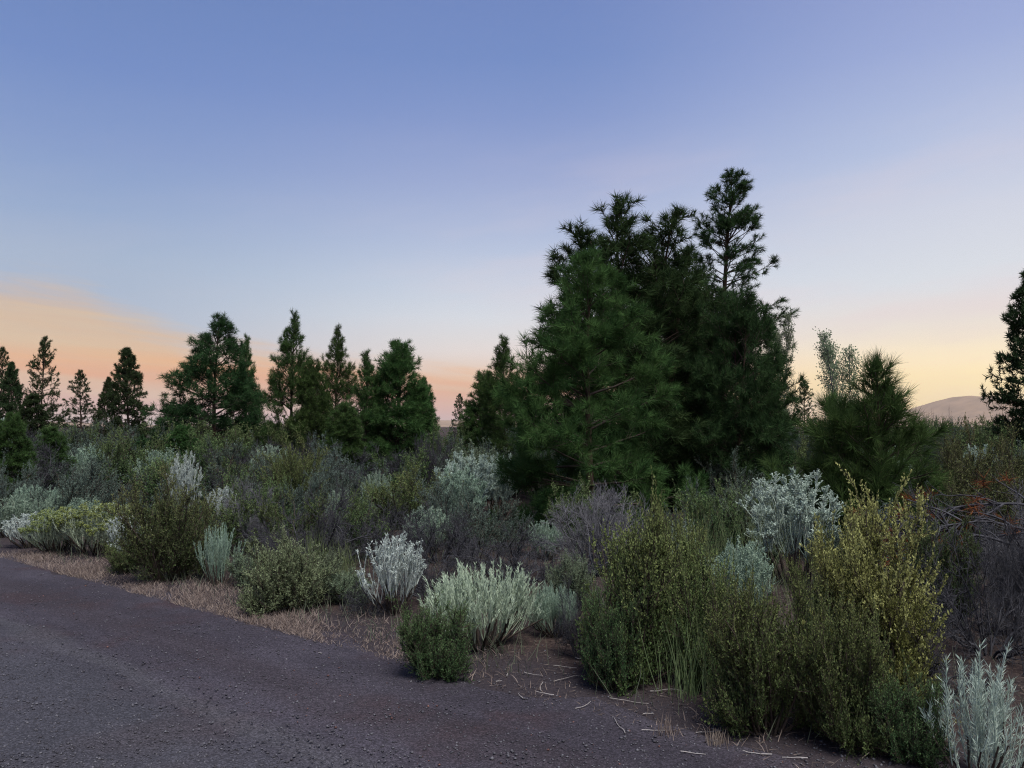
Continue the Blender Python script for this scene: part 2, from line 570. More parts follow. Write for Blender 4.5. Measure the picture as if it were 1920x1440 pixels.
# ------------------------------------------------------------------ plant builders
def pine(seed, H, R, prof, zb=0.05, dz=0.42, nb=(4, 6), lat0=0.35, lat_gap=0.15, lat_len=0.36, nl=0.17, nw=0.007,
         per=48, fol=0.30, el=(2, 22, 60), mat_n='needle_fresh', tops=1, up=0.10, cone=(0.3, 1.35), sub=True, irr=0.2, lean=.16, leaders=None):
    rng = np.random.default_rng(seed)
    gt, gb, gn = Geo(), Geo(), Geo()
    trunks = []
    for q in range(tops):
        base = np.array([[0.0, 0, -0.05]]) if q == 0 else np.array([[rng.normal() * .12, rng.normal() * .12, -0.05]])
        d = nrm(np.array([[rng.normal() * (.02 if q == 0 else lean), rng.normal() * (.02 if q == 0 else lean), 1.0]]))
        hh = H if q == 0 else H * rng.uniform(.8, .95)
        if leaders:
            d = nrm(np.array([[leaders[q][0], leaders[q][1], 1.0]]))
            hh = H * leaders[q][2]
        trunks.append((grow(rng, base, d, hh + .05, 12, up=0.05, wig=0.02), hh))
    for tp, hh in trunks:
        r0 = 0.012 * hh + 0.025
        gt.tubes(tp, taper(1, 12, r0, 0.008), 9, rng.random(1))
        bp, bd, bl, br = [], [], [], []
        z = zb * hh
        while z < hh * 0.985:
            t = z / hh
            for k in range(rng.integers(nb[0], nb[1] + 1)):
                a = rng.random() * 2 * math.pi
                L = R * np.interp(t, [p[0] for p in prof], [p[1] for p in prof]) * rng.uniform(1 - irr * 1.4, 1 + irr)
                if tops > 1:
                    L *= 0.9
                e = math.radians(np.interp(t, [0, .5, 1], el)) + rng.normal() * .13
                P, _ = at(tp, np.array([0]), np.array([min(.995, t + rng.normal() * .008)]))
                bp.append(P[0])
                bd.append((math.cos(e) * math.cos(a), math.cos(e) * math.sin(a), math.sin(e)))
                bl.append(max(L, 0.12))
            z += dz * (1 - 0.45 * t) * rng.uniform(.75, 1.25)
        bp, bd, bl = np.array(bp), np.array(bd), np.array(bl)
        B = grow(rng, bp, bd, bl, 7, up=[-.03, -.02, 0.02, up, up * 1.4, up * 2.2], wig=0.07)
        nB = len(B)
        gb.tubes(B, taper(nB, 7, 0.006 + 0.011 * bl, 0.004), 4, rng.random(nB))
        cnt = np.maximum((bl * (1 - lat0) / lat_gap).astype(int) * 2, 1)
        P, D, idx, t = spawn(rng, B, cnt, lat0, 0.98, 0.85, 0.2, flat=0.65)
        ll = np.clip(bl[idx] * lat_len * (1.15 - t) * 1.6, 0.12, 0.8) * rng.uniform(.7, 1.3, len(idx))
        Lt = grow(rng, P, D, ll, 4, up=0.16, wig=0.08)
        gb.tubes(Lt, taper(len(Lt), 4, 0.005, 0.003), 3, rng.random(len(Lt)))
        sets = [(B, bl), (Lt, ll)]
        if sub:
            c2 = np.maximum(((ll - 0.18) / 0.12).astype(int), 0)
            if c2.sum():
                P, D, i2, t2 = spawn(rng, Lt, c2, 0.3, 0.95, 0.8, 0.2, flat=0.5)
                l2 = rng.uniform(.10, .24, len(P))
                S = grow(rng, P, D, l2, 3, up=0.2, wig=0.05)
                gb.tubes(S[:, ::2], taper(len(S), 2, 0.004, 0.003), 3, rng.random(len(S)))
                sets.append((S, l2))
        # leader shoot
        sets.append((tp[:, -3:, :], np.array([hh / 11 * 2])))
        for q_, (paths, ln) in enumerate(sets):
            n = len(paths)
            fl = np.minimum(ln * 0.95, fol * (2.4 if q_ == 0 else 1.0) * rng.uniform(.7, 1.2, n))
            c = np.maximum((per * (0.5 + 0.5 * fl / fol) * rng.uniform(.6, 1.2, n)).astype(int), 8)
            idx = np.repeat(np.arange(n), c)
            back = (rng.random(len(idx)) ** 1.6) * (fl / ln)[idx]
            P, T = at(paths, idx, 1 - back)
            q = rng.normal(size=(len(idx), 3))
            q = nrm(q - T * np.sum(q * T, 1, keepdims=True))
            th = rng.uniform(cone[0], cone[1], len(idx))[:, None]
            D = nrm(T * np.cos(th) + q * np.sin(th) + UP * 0.06)
            tt = np.repeat(rng.random(n) * .6, c) + rng.random(len(idx)) * .4
            gn.blades(rng, P, D, nl * rng.uniform(.7, 1.1, len(idx)), nw, tt)
    return [('trunk', gt.mesh('pine_trunk', M['bark'], True)), ('branches', gb.mesh('pine_branches', M['twigbark'], True)),
            ('crown', gn.mesh('pine_needles', M[mat_n]))]


def rabbitbrush(seed, h, w, prim=16, tw=9, ln=26, ll=0.035, lw=0.0035, heads=0, mat_l='silver', flat=0.35, base_bare=0.25,
                cap=None, spread=0.75, twr=0.0022, loose=0.12, ang=(.12, .5), upr=.7, t0=.2):
    """vase of upright felted stems with narrow leaves; heads: twiglets per tip"""
    rng = np.random.default_rng(seed)
    gs, gl, gh = Geo(), Geo(), Geo()
    a = rng.random(prim) * 2 * math.pi
    rr = np.sqrt(rng.random(prim))
    P = np.stack([np.cos(a) * rr * w * .10, np.sin(a) * rr * w * .10, np.full(prim, -.02)], 1)
    tl = (rr * spread)[:, None]
    D = nrm(np.concatenate([np.stack([np.cos(a), np.sin(a)], 1) * tl, np.ones((prim, 1))], 1) + rng.normal(size=(prim, 3)) * .1)
    B = grow(rng, P, D, h * .5 * rng.uniform(.8, 1.1, prim), 5, up=.10, wig=.10)
    gs.tubes(B, taper(prim, 5, .009 * h + .002, .004), 5, rng.random(prim))
    P, D, idx, t = spawn(rng, B, np.full(prim, tw), base_bare, 1.0, .38, .18)
    r = np.hypot(P[:, 0], P[:, 1]) + (1 - P[:, 2] / h) * np.hypot(D[:, 0], D[:, 1]) * h * .5
    env = h * (1 - flat * np.clip(r / (w * .5), 0, 1.15) ** 2) * rng.uniform(.74, 1.08, len(P))
    D = nrm(D + UP * upr)
    L = np.maximum((env - P[:, 2]) / np.maximum(D[:, 2] * .5 + .5, .5), .10)
    T = grow(rng, P, D, L, 6, up=.16, wig=loose * .6)
    n = len(T)
    tint = rng.random(n)
    gl.tubes(T, taper(n, 6, twr * 1.5, twr * .7), 3, tint)
    c = np.maximum((ln * L / (h * .6)).astype(int), 4)
    i2 = np.repeat(np.arange(n), c)
    Pl, Tl = at(T, i2, t0 + (1 - t0) * rng.random(len(i2)))
    q = rng.normal(size=(len(i2), 3))
    q = nrm(q - Tl * np.sum(q * Tl, 1, keepdims=True))
    th = rng.uniform(ang[0], ang[1], len(i2))[:, None]
    gl.leaves(rng, Pl, nrm(Tl * np.cos(th) + q * np.sin(th)), ll * rng.uniform(.6, 1.15, len(i2)), lw, np.clip(tint[i2] * .6 + rng.random(len(i2)) * .4, 0, 1))
    if heads:
        P, D, i3, _ = spawn(rng, T, np.full(n, heads), .86, 1.0, .5, .22)
        hl_ = h * .055 * rng.uniform(.6, 1.3, len(P))
        Hs = grow(rng, P, nrm(D + UP * .3), hl_, 3, up=.15, wig=.08)
        gl.tubes(Hs, taper(len(Hs), 3, twr, twr * .6), 3, tint[i3])
        i4 = np.repeat(np.arange(len(Hs)), 7)
        Pb, Tb = at(Hs, i4, .45 + .55 * rng.random(len(i4)))
        q = nrm(rng.normal(size=(len(i4), 3)) + Tb * 1.1)
        (gh if cap else gl).leaves(rng, Pb, q, .014 * rng.uniform(.7, 1.2, len(i4)), .006, rng.random(len(i4)))
    out = [('stems', gs.mesh('brush_stems', M['twigbark'], True)), ('foliage', gl.mesh('brush_foliage', M[mat_l]))]
    if cap:
        out.append(('flower_heads', gh.mesh('brush_flowers', M[cap])))
    return out


def leafy(seed, h, w, prim=12, sec=9, ter=5, ln=14, ll=.016, lw=.008, mat_l='olive', tilt=.9, spikes=0, gold=0.0, droop=.06, bark='twigbark', skirt=.4):
    """many-stemmed shrub with small leaves set closely along its shoots"""
    rng = np.random.default_rng(seed)
    gs, gl = Geo(), Geo()
    a = rng.random(prim) * 2 * math.pi
    rr = np.sqrt(rng.random(prim))
    P = np.stack([np.cos(a) * rr * w * .10, np.sin(a) * rr * w * .10, np.full(prim, -.02)], 1)
    low = rng.random(prim) < skirt
    tl_ = np.where(low, rng.uniform(1.2, 3.2, prim), rr * tilt)
    D = nrm(np.concatenate([np.stack([np.cos(a), np.sin(a)], 1) * tl_[:, None], np.ones((prim, 1))], 1) + rng.normal(size=(prim, 3)) * .12)
    reach = np.minimum(h / np.maximum(D[:, 2], .3), (w * .5) / np.maximum(np.hypot(D[:, 0], D[:, 1]), .15))
    B = grow(rng, P, D, reach * rng.uniform(.6, .9, prim), 7, up=droop, wig=.13)
    gs.tubes(B, taper(prim, 7, .010 * h + .003, .003), 5, rng.random(prim))
    P, D, i1, t1 = spawn(rng, B, np.full(prim, sec), .06, 1.0, .65, .25)
    L1 = h * .30 * rng.uniform(.5, 1.2, len(P)) * (1.15 - .5 * t1)
    S = grow(rng, P, nrm(D + UP * .25), L1, 5, up=.10, wig=.14)
    gs.tubes(S, taper(len(S), 5, .0035, .0018), 3, rng.random(len(S)))
    P, D, i2, t2 = spawn(rng, S, np.full(len(S), ter), .15, 1.0, .6, .3)
    L2 = h * .11 * rng.uniform(.4, 1.4, len(P))
    T = grow(rng, P, nrm(D + UP * .3), L2, 4, up=.15, wig=.12)
    gs.tubes(T[:, ::3], taper(len(T), 2, .002, .001), 3, rng.random(len(T)))
    sets = [(S, L1, ln * 1.3), (T, L2, ln)]
    if spikes:
        P, D, i3, t3 = spawn(rng, S, np.full(len(S), spikes), .6, 1.0, .3, .2)
        L3 = h * .22 * rng.uniform(.5, 1.2, len(P))
        K = grow(rng, P, nrm(D + UP * 1.2), L3, 5, up=.12, wig=.05)
        gs.tubes(K, taper(len(K), 5, .0022, .001), 3, rng.random(len(K)))
        sets.append((K, L3, ln * 1.6))
    for paths, L, k in sets:
        n = len(paths)
        c = np.maximum((k * (L / L.mean()) * rng.uniform(.7, 1.2, n)).astype(int), 3)
        ix = np.repeat(np.arange(n), c)
        Pl, Tl = at(paths, ix, .06 + .94 * rng.random(len(ix)))
        q = rng.normal(size=(len(ix), 3))
        q = nrm(q - Tl * np.sum(q * Tl, 1, keepdims=True))
        th = rng.uniform(.35, 1.25, len(ix))[:, None]
        Dl = nrm(Tl * np.cos(th) + q * np.sin(th) + UP * .15)
        age = None
        if gold:
            sh = np.repeat(rng.random(n), c)
            out_ = np.hypot(Pl[:, 0], Pl[:, 1]) / (w * .5)
            age = np.clip((Pl[:, 2] / h * 1.0 + out_ * .25 - .45 + (sh - .5) * .7) * 1.7, 0, 1) * gold
        gl.leaves(rng, Pl, Dl, ll * rng.uniform(.6, 1.25, len(ix)), lw * rng.uniform(.7, 1.2, len(ix)),
                  np.clip(np.repeat(rng.random(n), c) * .6 + rng.random(len(ix)) * .45, 0, 1), age)
    return [('stems', gs.mesh('shrub_stems', M[bark], True)), ('foliage', gl.mesh('shrub_foliage', M[mat_l]))]


def dead_shrub(seed, h, w, prim=12, sec=10, ter=7, fine=4, tilt=1.1, droop=-.03, mat_='dead', up3=.02):
    """bare grey bush: crooked limbs ending in a haze of twigs"""
    rng = np.random.default_rng(seed)
    g1, g2 = Geo(), Geo()
    a = rng.random(prim) * 2 * math.pi
    rr = np.sqrt(rng.random(prim))
    P = np.stack([np.cos(a) * rr * w * .09, np.sin(a) * rr * w * .09, np.full(prim, -.02)], 1)
    D = nrm(np.concatenate([np.stack([np.cos(a), np.sin(a)], 1) * (.15 + rr * tilt)[:, None], np.ones((prim, 1))], 1) + rng.normal(size=(prim, 3)) * .12)
    reach = np.minimum(h * 1.05 / np.maximum(D[:, 2], .3), (w * .5) / np.maximum(np.hypot(D[:, 0], D[:, 1]), .15))
    B = grow(rng, P, D, reach * rng.uniform(.65, .95, prim), 9, up=droop, wig=.17)
    g1.tubes(B, taper(prim, 9, .013 * h + .004, .003), 5, rng.random(prim))
    P, D, i1, t1 = spawn(rng, B, np.full(prim, sec), .15, 1.0, .7, .25)
    L1 = h * .38 * rng.uniform(.4, 1.2, len(P)) * (1.2 - .6 * t1)
    S = grow(rng, P, D, L1, 6, up=up3, wig=.2)
    g1.tubes(S, taper(len(S), 6, .005, .002), 3, rng.random(len(S)))
    P, D, i2, t2 = spawn(rng, S, np.full(len(S), ter), .2, 1.0, .6, .3)
    L2 = h * .16 * rng.uniform(.4, 1.3, len(P))
    T = grow(rng, P, D, L2, 4, up=up3, wig=.18)
    g2.tubes(T[:, [0, 2, 3]], taper(len(T), 3, .0026, .0014), 3, rng.random(len(T)))
    if fine:
        P, D, i3, t3 = spawn(rng, T, np.full(len(T), fine), .2, 1.0, .55, .3)
        g2.blades(rng, P, D, h * .075 * rng.uniform(.5, 1.3, len(P)), .004, rng.random(len(P)))
    return [('limbs', g1.mesh('dead_limbs', M[mat_], True)), ('twigs', g2.mesh('dead_twigs', M[mat_]))]


def grass_clump(seed, h, w, n=160, mat_='grass', bw=.006):
    rng = np.random.default_rng(seed)
    g = Geo()
    add_grass(g, rng, np.stack([rng.normal(size=n) * w * .2, rng.normal(size=n) * w * .2, np.zeros(n)], 1), h * rng.uniform(.5, 1.1, n), bw, .35)
    return g.mesh('grass_blades', M[mat_])


def add_grass(g, rng, P, L, bw, lean, age=None):
    n = len(P)
    a = rng.random(n) * 2 * math.pi
    D = nrm(np.stack([np.cos(a) * lean * rng.random(n), np.sin(a) * lean * rng.random(n), np.ones(n)], 1))
    path = grow(rng, P, D, L, 4, up=-.10, wig=.12)
    S = nrm(np.cross(D, rng.normal(size=(n, 3)))) * bw * .5
    v = np.stack([path[:, 0] - S, path[:, 0] + S, path[:, 1] - S * .85, path[:, 1] + S * .85, path[:, 2] - S * .6, path[:, 2] + S * .6, path[:, 3]], 1)
    b = np.arange(n)[:, None] * 7
    f = np.concatenate([b + [0, 1, 3], b + [0, 3, 2], b + [2, 3, 5], b + [2, 5, 4], b + [4, 5, 6]], 1)
    g.add(v, f, np.repeat(rng.random(n), 7))


def aspen(seed, H, R):
    rng = np.random.default_rng(seed)
    gt, gl = Geo(), Geo()
    tr = []
    for q in range(3):
        d = nrm(np.array([[rng.normal() * .13, rng.normal() * .13, 1.0]]))
        tr.append(grow(rng, np.array([[rng.normal() * .08, rng.normal() * .08, -.05]]), d, H * (1 if q == 0 else rng.uniform(.85, .97)), 10, up=.05, wig=.03))
    for tp in tr:
        gt.tubes(tp, taper(1, 10, .035, .006), 6, rng.random(1))
        P, D, i, t = spawn(rng, tp, np.array([80]), .2, 1.0, .75, .15)
        L = R * (.25 + .75 * np.sin(np.clip(t * 1.05 - .05, 0, 1) * math.pi) ** .7) * rng.uniform(.5, 1.1, len(P))
        B = grow(rng, P, nrm(D + UP * .3), L, 6, up=.14, wig=.06)
        gt.tubes(B, taper(len(B), 6, .008, .003), 3, rng.random(len(B)))
        ix = np.repeat(np.arange(len(B)), 34)
        Pl, Tl = at(B, ix, .15 + .85 * rng.random(len(ix)))
        Pl = Pl + rng.normal(size=Pl.shape) * .05
        gl.leaves(rng, Pl, nrm(rng.normal(size=Pl.shape) + Tl), .05 * rng.uniform(.7, 1.2, len(ix)), .032, rng.random(len(ix)))
    return [('trunk', gt.mesh('aspen_trunk', M['dead'], True)), ('crown', gl.mesh('aspen_leaves', M['aspen']))]


# ------------------------------------------------------------------ setting: ground, road, hills
def build_ground():
    ys = np.concatenate([np.linspace(-30, -2, 10), np.arange(-1.5, 30, .35), np.arange(30, 80, 2.0), np.array([90, 110, 140, 180, 240, 400, 800, 1600, 3200, 6400, 9600.0])])
    xs = np.concatenate([-np.array([9600, 6000, 3000, 1500, 700, 400, 220, 130, 90, 70, 55.0]), np.arange(-45, -16, 2.0), np.arange(-16, 16, .35),
                         np.arange(16, 46, 2.0), np.array([55, 70, 90, 130, 220, 400, 700, 1500, 3000, 6000, 9600.0])])
    X, Y = np.meshgrid(xs, ys)
    Z = hgt(X, Y)
    g = Geo()
    ny, nx = X.shape
    i, j = np.meshgrid(np.arange(ny - 1), np.arange(nx - 1), indexing='ij')
    a = i * nx + j
    f = np.stack([np.stack([a, a + 1, a + nx + 1], -1), np.stack([a, a + nx + 1, a + nx], -1)], -2)
    g.add(np.stack([X, Y, Z], -1), f, 0)
    tag(link('ground', g.mesh('ground', M['soil'], True)), kind='structure')
    # road: a strip lying on the ground with a ragged edge, slightly crowned
    rng = np.random.default_rng(3)
    al = np.concatenate([np.arange(-60, -14, 1.0), np.arange(-14, 8, .12), np.arange(8, 40, 1.0)])
    ac = np.concatenate([np.linspace(-1.8, 3.3, 30), np.linspace(3.36, 3.9, 8)])
    A, S = np.meshgrid(al, ac, indexing='ij')
    edge = .10 * np.sin(al * 2.3) + .07 * np.sin(al * 5.1 + 1) + rng.normal(size=len(al)) * .035 - .04 * np.clip(al - 1, 0, 5)
    S = S + np.clip((S - 2.9) / 1.0, 0, 1) * edge[:, None]
    crown = .045 * np.clip(1 - ((S - 1.05) / 2.85) ** 2, 0, 1)
    rut = -.012 * np.exp(-((S - 2.45) / .16) ** 2) - .012 * np.exp(-((S - .7) / .16) ** 2)
    Z = .004 + crown + rut + .004 * np.sin(A * 7 + S * 5) * np.sin(S * 9)
    Z[:, -1] = -.02
    X, Y = .79 * A + .61 * S, -.61 * A + .79 * S
    g = Geo()
    ny, nx = X.shape
    i, j = np.meshgrid(np.arange(ny - 1), np.arange(nx - 1), indexing='ij')
    a = i * nx + j
    f = np.stack([np.stack([a, a + 1, a + nx + 1], -1), np.stack([a, a + nx + 1, a + nx], -1)], -2)
    g.add(np.stack([X, Y, Z], -1), f, 0)
    tag(link('gravel_road', g.mesh('gravel_road', M['road'], True)), kind='structure')
    # hills on the skyline
    for name, px0, px1, pyt, Yd, skew in (('mountain', 1600, 2200, 741, 6500.0, 0.36), ('hills', -300, 1300, 786, 7600.0, .5)):
        n, k = 120, 16
        x0, x1 = col_x(px0, Yd), col_x(px1, Yd)
        u = np.linspace(0, 1, n)
        H = row_z(pyt, Yd)
        if name == 'mountain':
            pro = np.interp(u, [0, .10, .20, .27, .32, .36, .42, .50, .62, .8, 1], [0, .08, .36, .74, .95, 1.0, .97, .80, .66, .4, 0])
            pro = np.convolve(np.pad(pro, 3, mode='edge'), np.ones(7) / 7, 'valid')
        else:
            pro = .62 + .30 * np.sin(u * 9 + 1) + .10 * np.sin(u * 31)
        U, V = np.meshgrid(u, np.linspace(-1, 1, k), indexing='ij')
        rn = np.random.default_rng(9)
        Zz = H * pro[:, None] * (1 - np.abs(V) ** 1.4) + H * .02 * np.sin(U * 80 + V * 7) * (1 - np.abs(V)) * (pro[:, None] > .05)
        Xx = x0 + (x1 - x0) * U
        Yy = Yd + V * 1500
        g = Geo()
        i, j = np.meshgrid(np.arange(n - 1), np.arange(k - 1), indexing='ij')
        a = i * k + j
        f = np.stack([np.stack([a, a + k, a + k + 1], -1), np.stack([a, a + k + 1, a + 1], -1)], -2)
        g.add(np.stack([Xx, Yy, Zz - 1.0], -1), f, 0)
        tag(link(name, g.mesh(name, M['hill'], True)), kind='structure')


build_ground()

# ------------------------------------------------------------------ pines
CONE = [(0, .55), (.06, .9), (.16, 1.0), (.4, .82), (.7, .5), (.9, .24), (1, .10)]
BUSHY = [(0, .6), (.08, .95), (.25, 1.0), (.5, .95), (.75, .72), (.92, .40), (1, .2)]
SPIRE = [(0, .2), (.12, .7), (.3, .9), (.5, 1.0), (.62, .72), (.75, .62), (.88, .40), (1, .12)]
FARP = [(0, .35), (.1, .85), (.25, 1.0), (.5, .8), (.75, .52), (.9, .32), (1, .12)]


def extent(proto):
    me = proto[-1][1] if proto[-1][0] != 'flower_heads' else proto[1][1]
    v = np.empty(len(me.vertices) * 3, np.float32)
    me.vertices.foreach_get('co', v)
    v = v.reshape(-1, 3)
    r = np.sort(np.hypot(v[:, 0], v[:, 1]))[int(len(v) * .975)]
    return max(r, .05), np.sort(v[:, 2])[int(len(v) * .9985)]


def put_pine(proto, H, R, px, top_py, Y, half_px, label, rz=0.0, group=None, name='pine_tree'):
    x = col_x(px, Y)
    z = row_z(top_py, Y)
    R, H = extent(proto)
    sz = z / H
    sx = (half_px / 1450.0 * Y) / R
    return place(proto, name, label, 'pine tree', x, Y, rz, (sx, sx, sz), group)


DOME = [(0, .6), (.08, .95), (.25, 1.0), (.5, .92), (.72, .70), (.88, .42), (1, .18)]
p1 = pine(11, 4.7, 1.7, [(0, .55), (.06, .9), (.16, 1.0), (.4, .92), (.65, .70), (.85, .42), (1, .16)], nl=.20, nw=.0085, per=80, fol=.36, lat_gap=.17, dz=.34, nb=(5, 7), mat_n='needle_fresh', el=(0, 24, 60), irr=.3)
put_pine(p1, 4.7, 1.55, 1108, 455, 13.0, 192, 'bright green bushy pine in front of the big pine clump, needles down to the ground', 2.2)
p2 = pine(12, 6.3, 1.55, DOME, nl=.21, nw=.013, per=50, fol=.26, lat_gap=.21, dz=.46, nb=(4, 6), tops=4, mat_n='needle_dark', el=(4, 36, 62), irr=.42, leaders=[(-.03, 0, 1), (-.20, .05, .91), (.10, -.04, .96), (.23, .08, .90)])
put_pine(p2, 6.3, 2.3, 1176, 374, 16.2, 200, 'broad many-topped dark pine in the middle of the big clump')
p4 = pine(13, 4.6, 1.8, BUSHY, nl=.20, nw=.013, per=46, fol=.30, lat_gap=.18, dz=.36, nb=(5, 7), tops=2, mat_n='needle_dark', irr=.3)
put_pine(p4, 4.6, 1.8, 1372, 545, 15.0, 118, 'low dense dark pine standing below the tall slender pine', .6)
put_pine(p4, 4.6, 1.8, 1280, 500, 17.5, 100, 'dark bushy pine filling the clump between the many-topped and the tall pine', 2.1)
p3 = pine(14, 9.4, 1.75, SPIRE, zb=.18, nl=.17, nw=.014, per=48, fol=.22, lat0=.42, lat_gap=.19, dz=.38, nb=(5, 7), el=(-2, 16, 52), mat_n='needle_dark', up=.16, lat_len=.30, irr=.24)
put_pine(p3, 9.4, 1.75, 1352, 333, 24.0, 126, 'tall slender pine with an open crown, highest tree on the skyline')
pq = pine(15, 2.4, 1.0, [(0, .95), (.1, 1.0), (.35, 1.0), (.55, .78), (.75, .5), (.9, .36), (1, .18)], nl=.23, nw=.007, per=60, fol=.22, lat_gap=.17, dz=.30, zb=.05, nb=(5, 6), el=(8, 40, 66), mat_n='needle_fresh', sub=True, lat0=.35, cone=(.15, 1.0), irr=.3, tops=3, leaders=[(0, 0, 1), (.30, .05, .86), (-.28, -.05, .80)])
put_pine(pq, 2.4, 1.0, 1645, 640, 10.2, 166, 'low young pine with very long needles behind the golden shrub')

pa_ = pine(21, 5.8, 2.1, CONE, nl=.20, nw=.014, per=42, fol=.36, lat_gap=.15, dz=.34, nb=(5, 8), mat_n='needle_dark', el=(0, 26, 62))
pb_ = pine(22, 5.4, 1.35, [(0, .8), (.1, 1), (.3, 1.0), (.55, .8), (.75, .5), (.9, .24), (1, .12)], nl=.19, nw=.011, per=42, fol=.30, lat_gap=.15, dz=.34, nb=(5, 8), lat0=.35, mat_n='needle_fresh', el=(4, 35, 66), irr=.3)
pc_ = pine(23, 4.4, 1.2, BUSHY, nl=.18, nw=.013, per=44, fol=.32, lat_gap=.14, dz=.30, nb=(5, 8), mat_n='needle_fresh', tops=2)
put_pine(pa_, 5.8, 2.0, 402, 585, 28.0, 118, 'broad dark pine with spreading lower branches, largest of the middle-distance row')
put_pine(pb_, 5.4, 1.25, 462, 634, 32.0, 40, 'narrow pine peeping out behind the broad dark pine', 1.0)
put_pine(pb_, 5.4, 1.25, 543, 590, 26.0, 62, 'slender pine with a bare lower trunk next to the broad dark pine', 2.0)
put_pine(pc_, 4.4, 1.1, 588, 678, 25.0, 46, 'short bushy pine between the two slender pines', .4)
put_pine(pb_, 5.4, 1.25, 624, 621, 28.0, 50, 'thin airy pine rising behind the short bushy ones', 3.3)
put_pine(pb_, 5.4, 1.25, 686, 655, 22.0, 60, 'narrow pine with a tufted open top beside the dense bushy pine', 4.5)
put_pine(pc_, 4.4, 1.1, 745, 640, 22.5, 74, 'dense rounded bushy pine at the end of the row', 1.3)
put_pine(pc_, 4.4, 1.1, 795, 706, 27.0, 34, 'small pine half hidden at the edge of the dense rounded pine', 5.0)
put_pine(pc_, 4.4, 1.1, 640, 750, 20.5, 50, 'lowest young pine in front of the row of slender pines', 2.6)
put_pine(pc_, 4.4, 1.1, 345, 795, 21.0, 44, 'little pale green pine at the foot of the broad dark pine', .9)
put_pine(pc_, 4.4, 1.1, 18, 772, 17.0, 46, 'low dark young pine among the scrub at the photo edge', 2.1)
put_pine(pc_, 4.4, 1.1, 95, 800, 19.0, 44, 'squat green young pine below the far group', 4.4)
put_pine(pb_, 5.4, 1.25, 952, 636, 24.0, 66, 'open-topped pine just behind the edge of the big clump', .2)
put_pine(pc_, 4.4, 1.1, 908, 700, 26.0, 52, 'dark pine on the near side of the orange gap in the trees', 3.7)

pf = pine(31, 7.0, 1.8, FARP, nl=.20, nw=.036, per=24, fol=.26, lat0=.35, lat_gap=.26, dz=.40, nb=(5, 8), el=(-8, 10, 50), mat_n='needle_far', up=.14, sub=False, irr=.3)
pg = pine(32, 7.0, 1.8, FARP, nl=.22, nw=.038, per=30, fol=.32, lat0=.25, lat_gap=.20, dz=.34, nb=(6, 9), el=(-4, 14, 54), mat_n='needle_far', up=.12, sub=False, irr=.25)
for pr, px, ty, Y, hp, rz, lab in (
        (pf, -2, 655, 44, 34, .3, 'pine cut off by the photo edge beyond the grey scrub'),
        (pg, 24, 680, 40, 32, 1.8, 'young pine close to the photo edge, lower than its neighbours'),
        (pf, 76, 637, 46, 42, 2.4, 'tallest pine of the far group, with a ragged top'),
        (pf, 152, 690, 60, 38, 4.1, 'see-through far pine with bare gaps between its branches'),
        (pg, 197, 708, 48, 25, 5.2, 'small far pine squeezed between two taller ones'),
        (pg, 241, 653, 46, 45, .9, 'dense pointed far pine nearest the broad dark pine'),
        (pf, 863, 738, 75, 22, 3.0, 'tiny distant pine in the orange gap'),
        (pf, 880, 748, 80, 16, 1.0, 'smallest distant pine at the edge of the orange gap'),
        (pf, 1509, 713, 40, 36, 2.0, 'small far pine between the big clump and the young pine'),
        (pg, 55, 735, 36, 46, 3.9, 'low green pine in front of the far group'),
        (pg, 1956, 500, 21, 82, 1.4, 'dark pine at the photo edge beside the mountain')):
    put_pine(pr, 7.0, 1.7, px, ty, float(Y), hp, lab, rz, 'far pines on the skyline' if Y > 30 else None)

as_ = aspen(41, 4.0, .75)
for px, ty, Y, hp, rz, lab in ((1598, 628, 18.5, 62, .5, 'pale thin-leaved tree with twin tops behind the young pine'),
                               (1462, 590, 22.0, 40, 2.0, 'thin-leaved tree showing at the edge of the big pine clump')):
    place(as_, 'leafy_tree', lab, 'tree', col_x(px, Y), Y, rz, (hp / 1450 * Y / extent(as_)[0],) * 2 + (row_z(ty, Y) / extent(as_)[1],))

# ------------------------------------------------------------------ shrubs one can pick out
used = []


def put_shrub(proto, h, w, px, base_py, top_py, width_px, name, label, rz=0.0, Y=None, mats=None, group=None):
    if Y is None:
        x, Y = ground(px, base_py)
    else:
        x = col_x(px, Y)
    z = row_z(top_py, Y) - float(hgt(x, Y))
    r_, h = extent(proto)
    sx = (width_px / 1450.0 * Y) / (2 * r_)
    used.append((x, Y, width_px / 1450.0 * Y * .5))
    return place(proto, name, label, 'shrub', x, Y, rz, (sx, sx, z / h), group, mats)


rb_white = rabbitbrush(51, .70, .60, prim=22, tw=9, ln=46, ll=.022, lw=.0032, heads=3, mat_l='silver', flat=.40, spread=.55, twr=.0024, base_bare=.35, upr=.9, t0=.3)
rb_pale = rabbitbrush(52, .66, .85, prim=46, tw=9, ln=50, ll=.036, lw=.0036, heads=0, mat_l='pale', flat=.50, spread=1.05, twr=.002, base_bare=.35, upr=1.1, t0=.35)
rb_fan = rabbitbrush(53, .62, .45, prim=15, tw=6, ln=80, ll=.034, lw=.0038, heads=0, mat_l='bluegreen', flat=.25, spread=.55, twr=.0026, base_bare=.1, loose=.05, upr=1.2, t0=.15)
rb_heads = rabbitbrush(54, .95, .80, prim=20, tw=8, ln=30, ll=.028, heads=14, mat_l='mint', flat=.50, spread=.55, twr=.003, base_bare=.55, upr=.6)
rb_yel = rabbitbrush(55, .60, .62, prim=22, tw=9, ln=44, ll=.034, lw=.004, heads=9, mat_l='pale', flat=.30, spread=.75, cap='flower', upr=1.0)
rb_corner = rabbitbrush(56, .72, .60, prim=16, tw=5, ln=90, ll=.046, lw=.0036, heads=0, mat_l='mint', flat=.45, spread=.95, twr=.003, base_bare=.1, ang=(.3, .85), t0=.1)
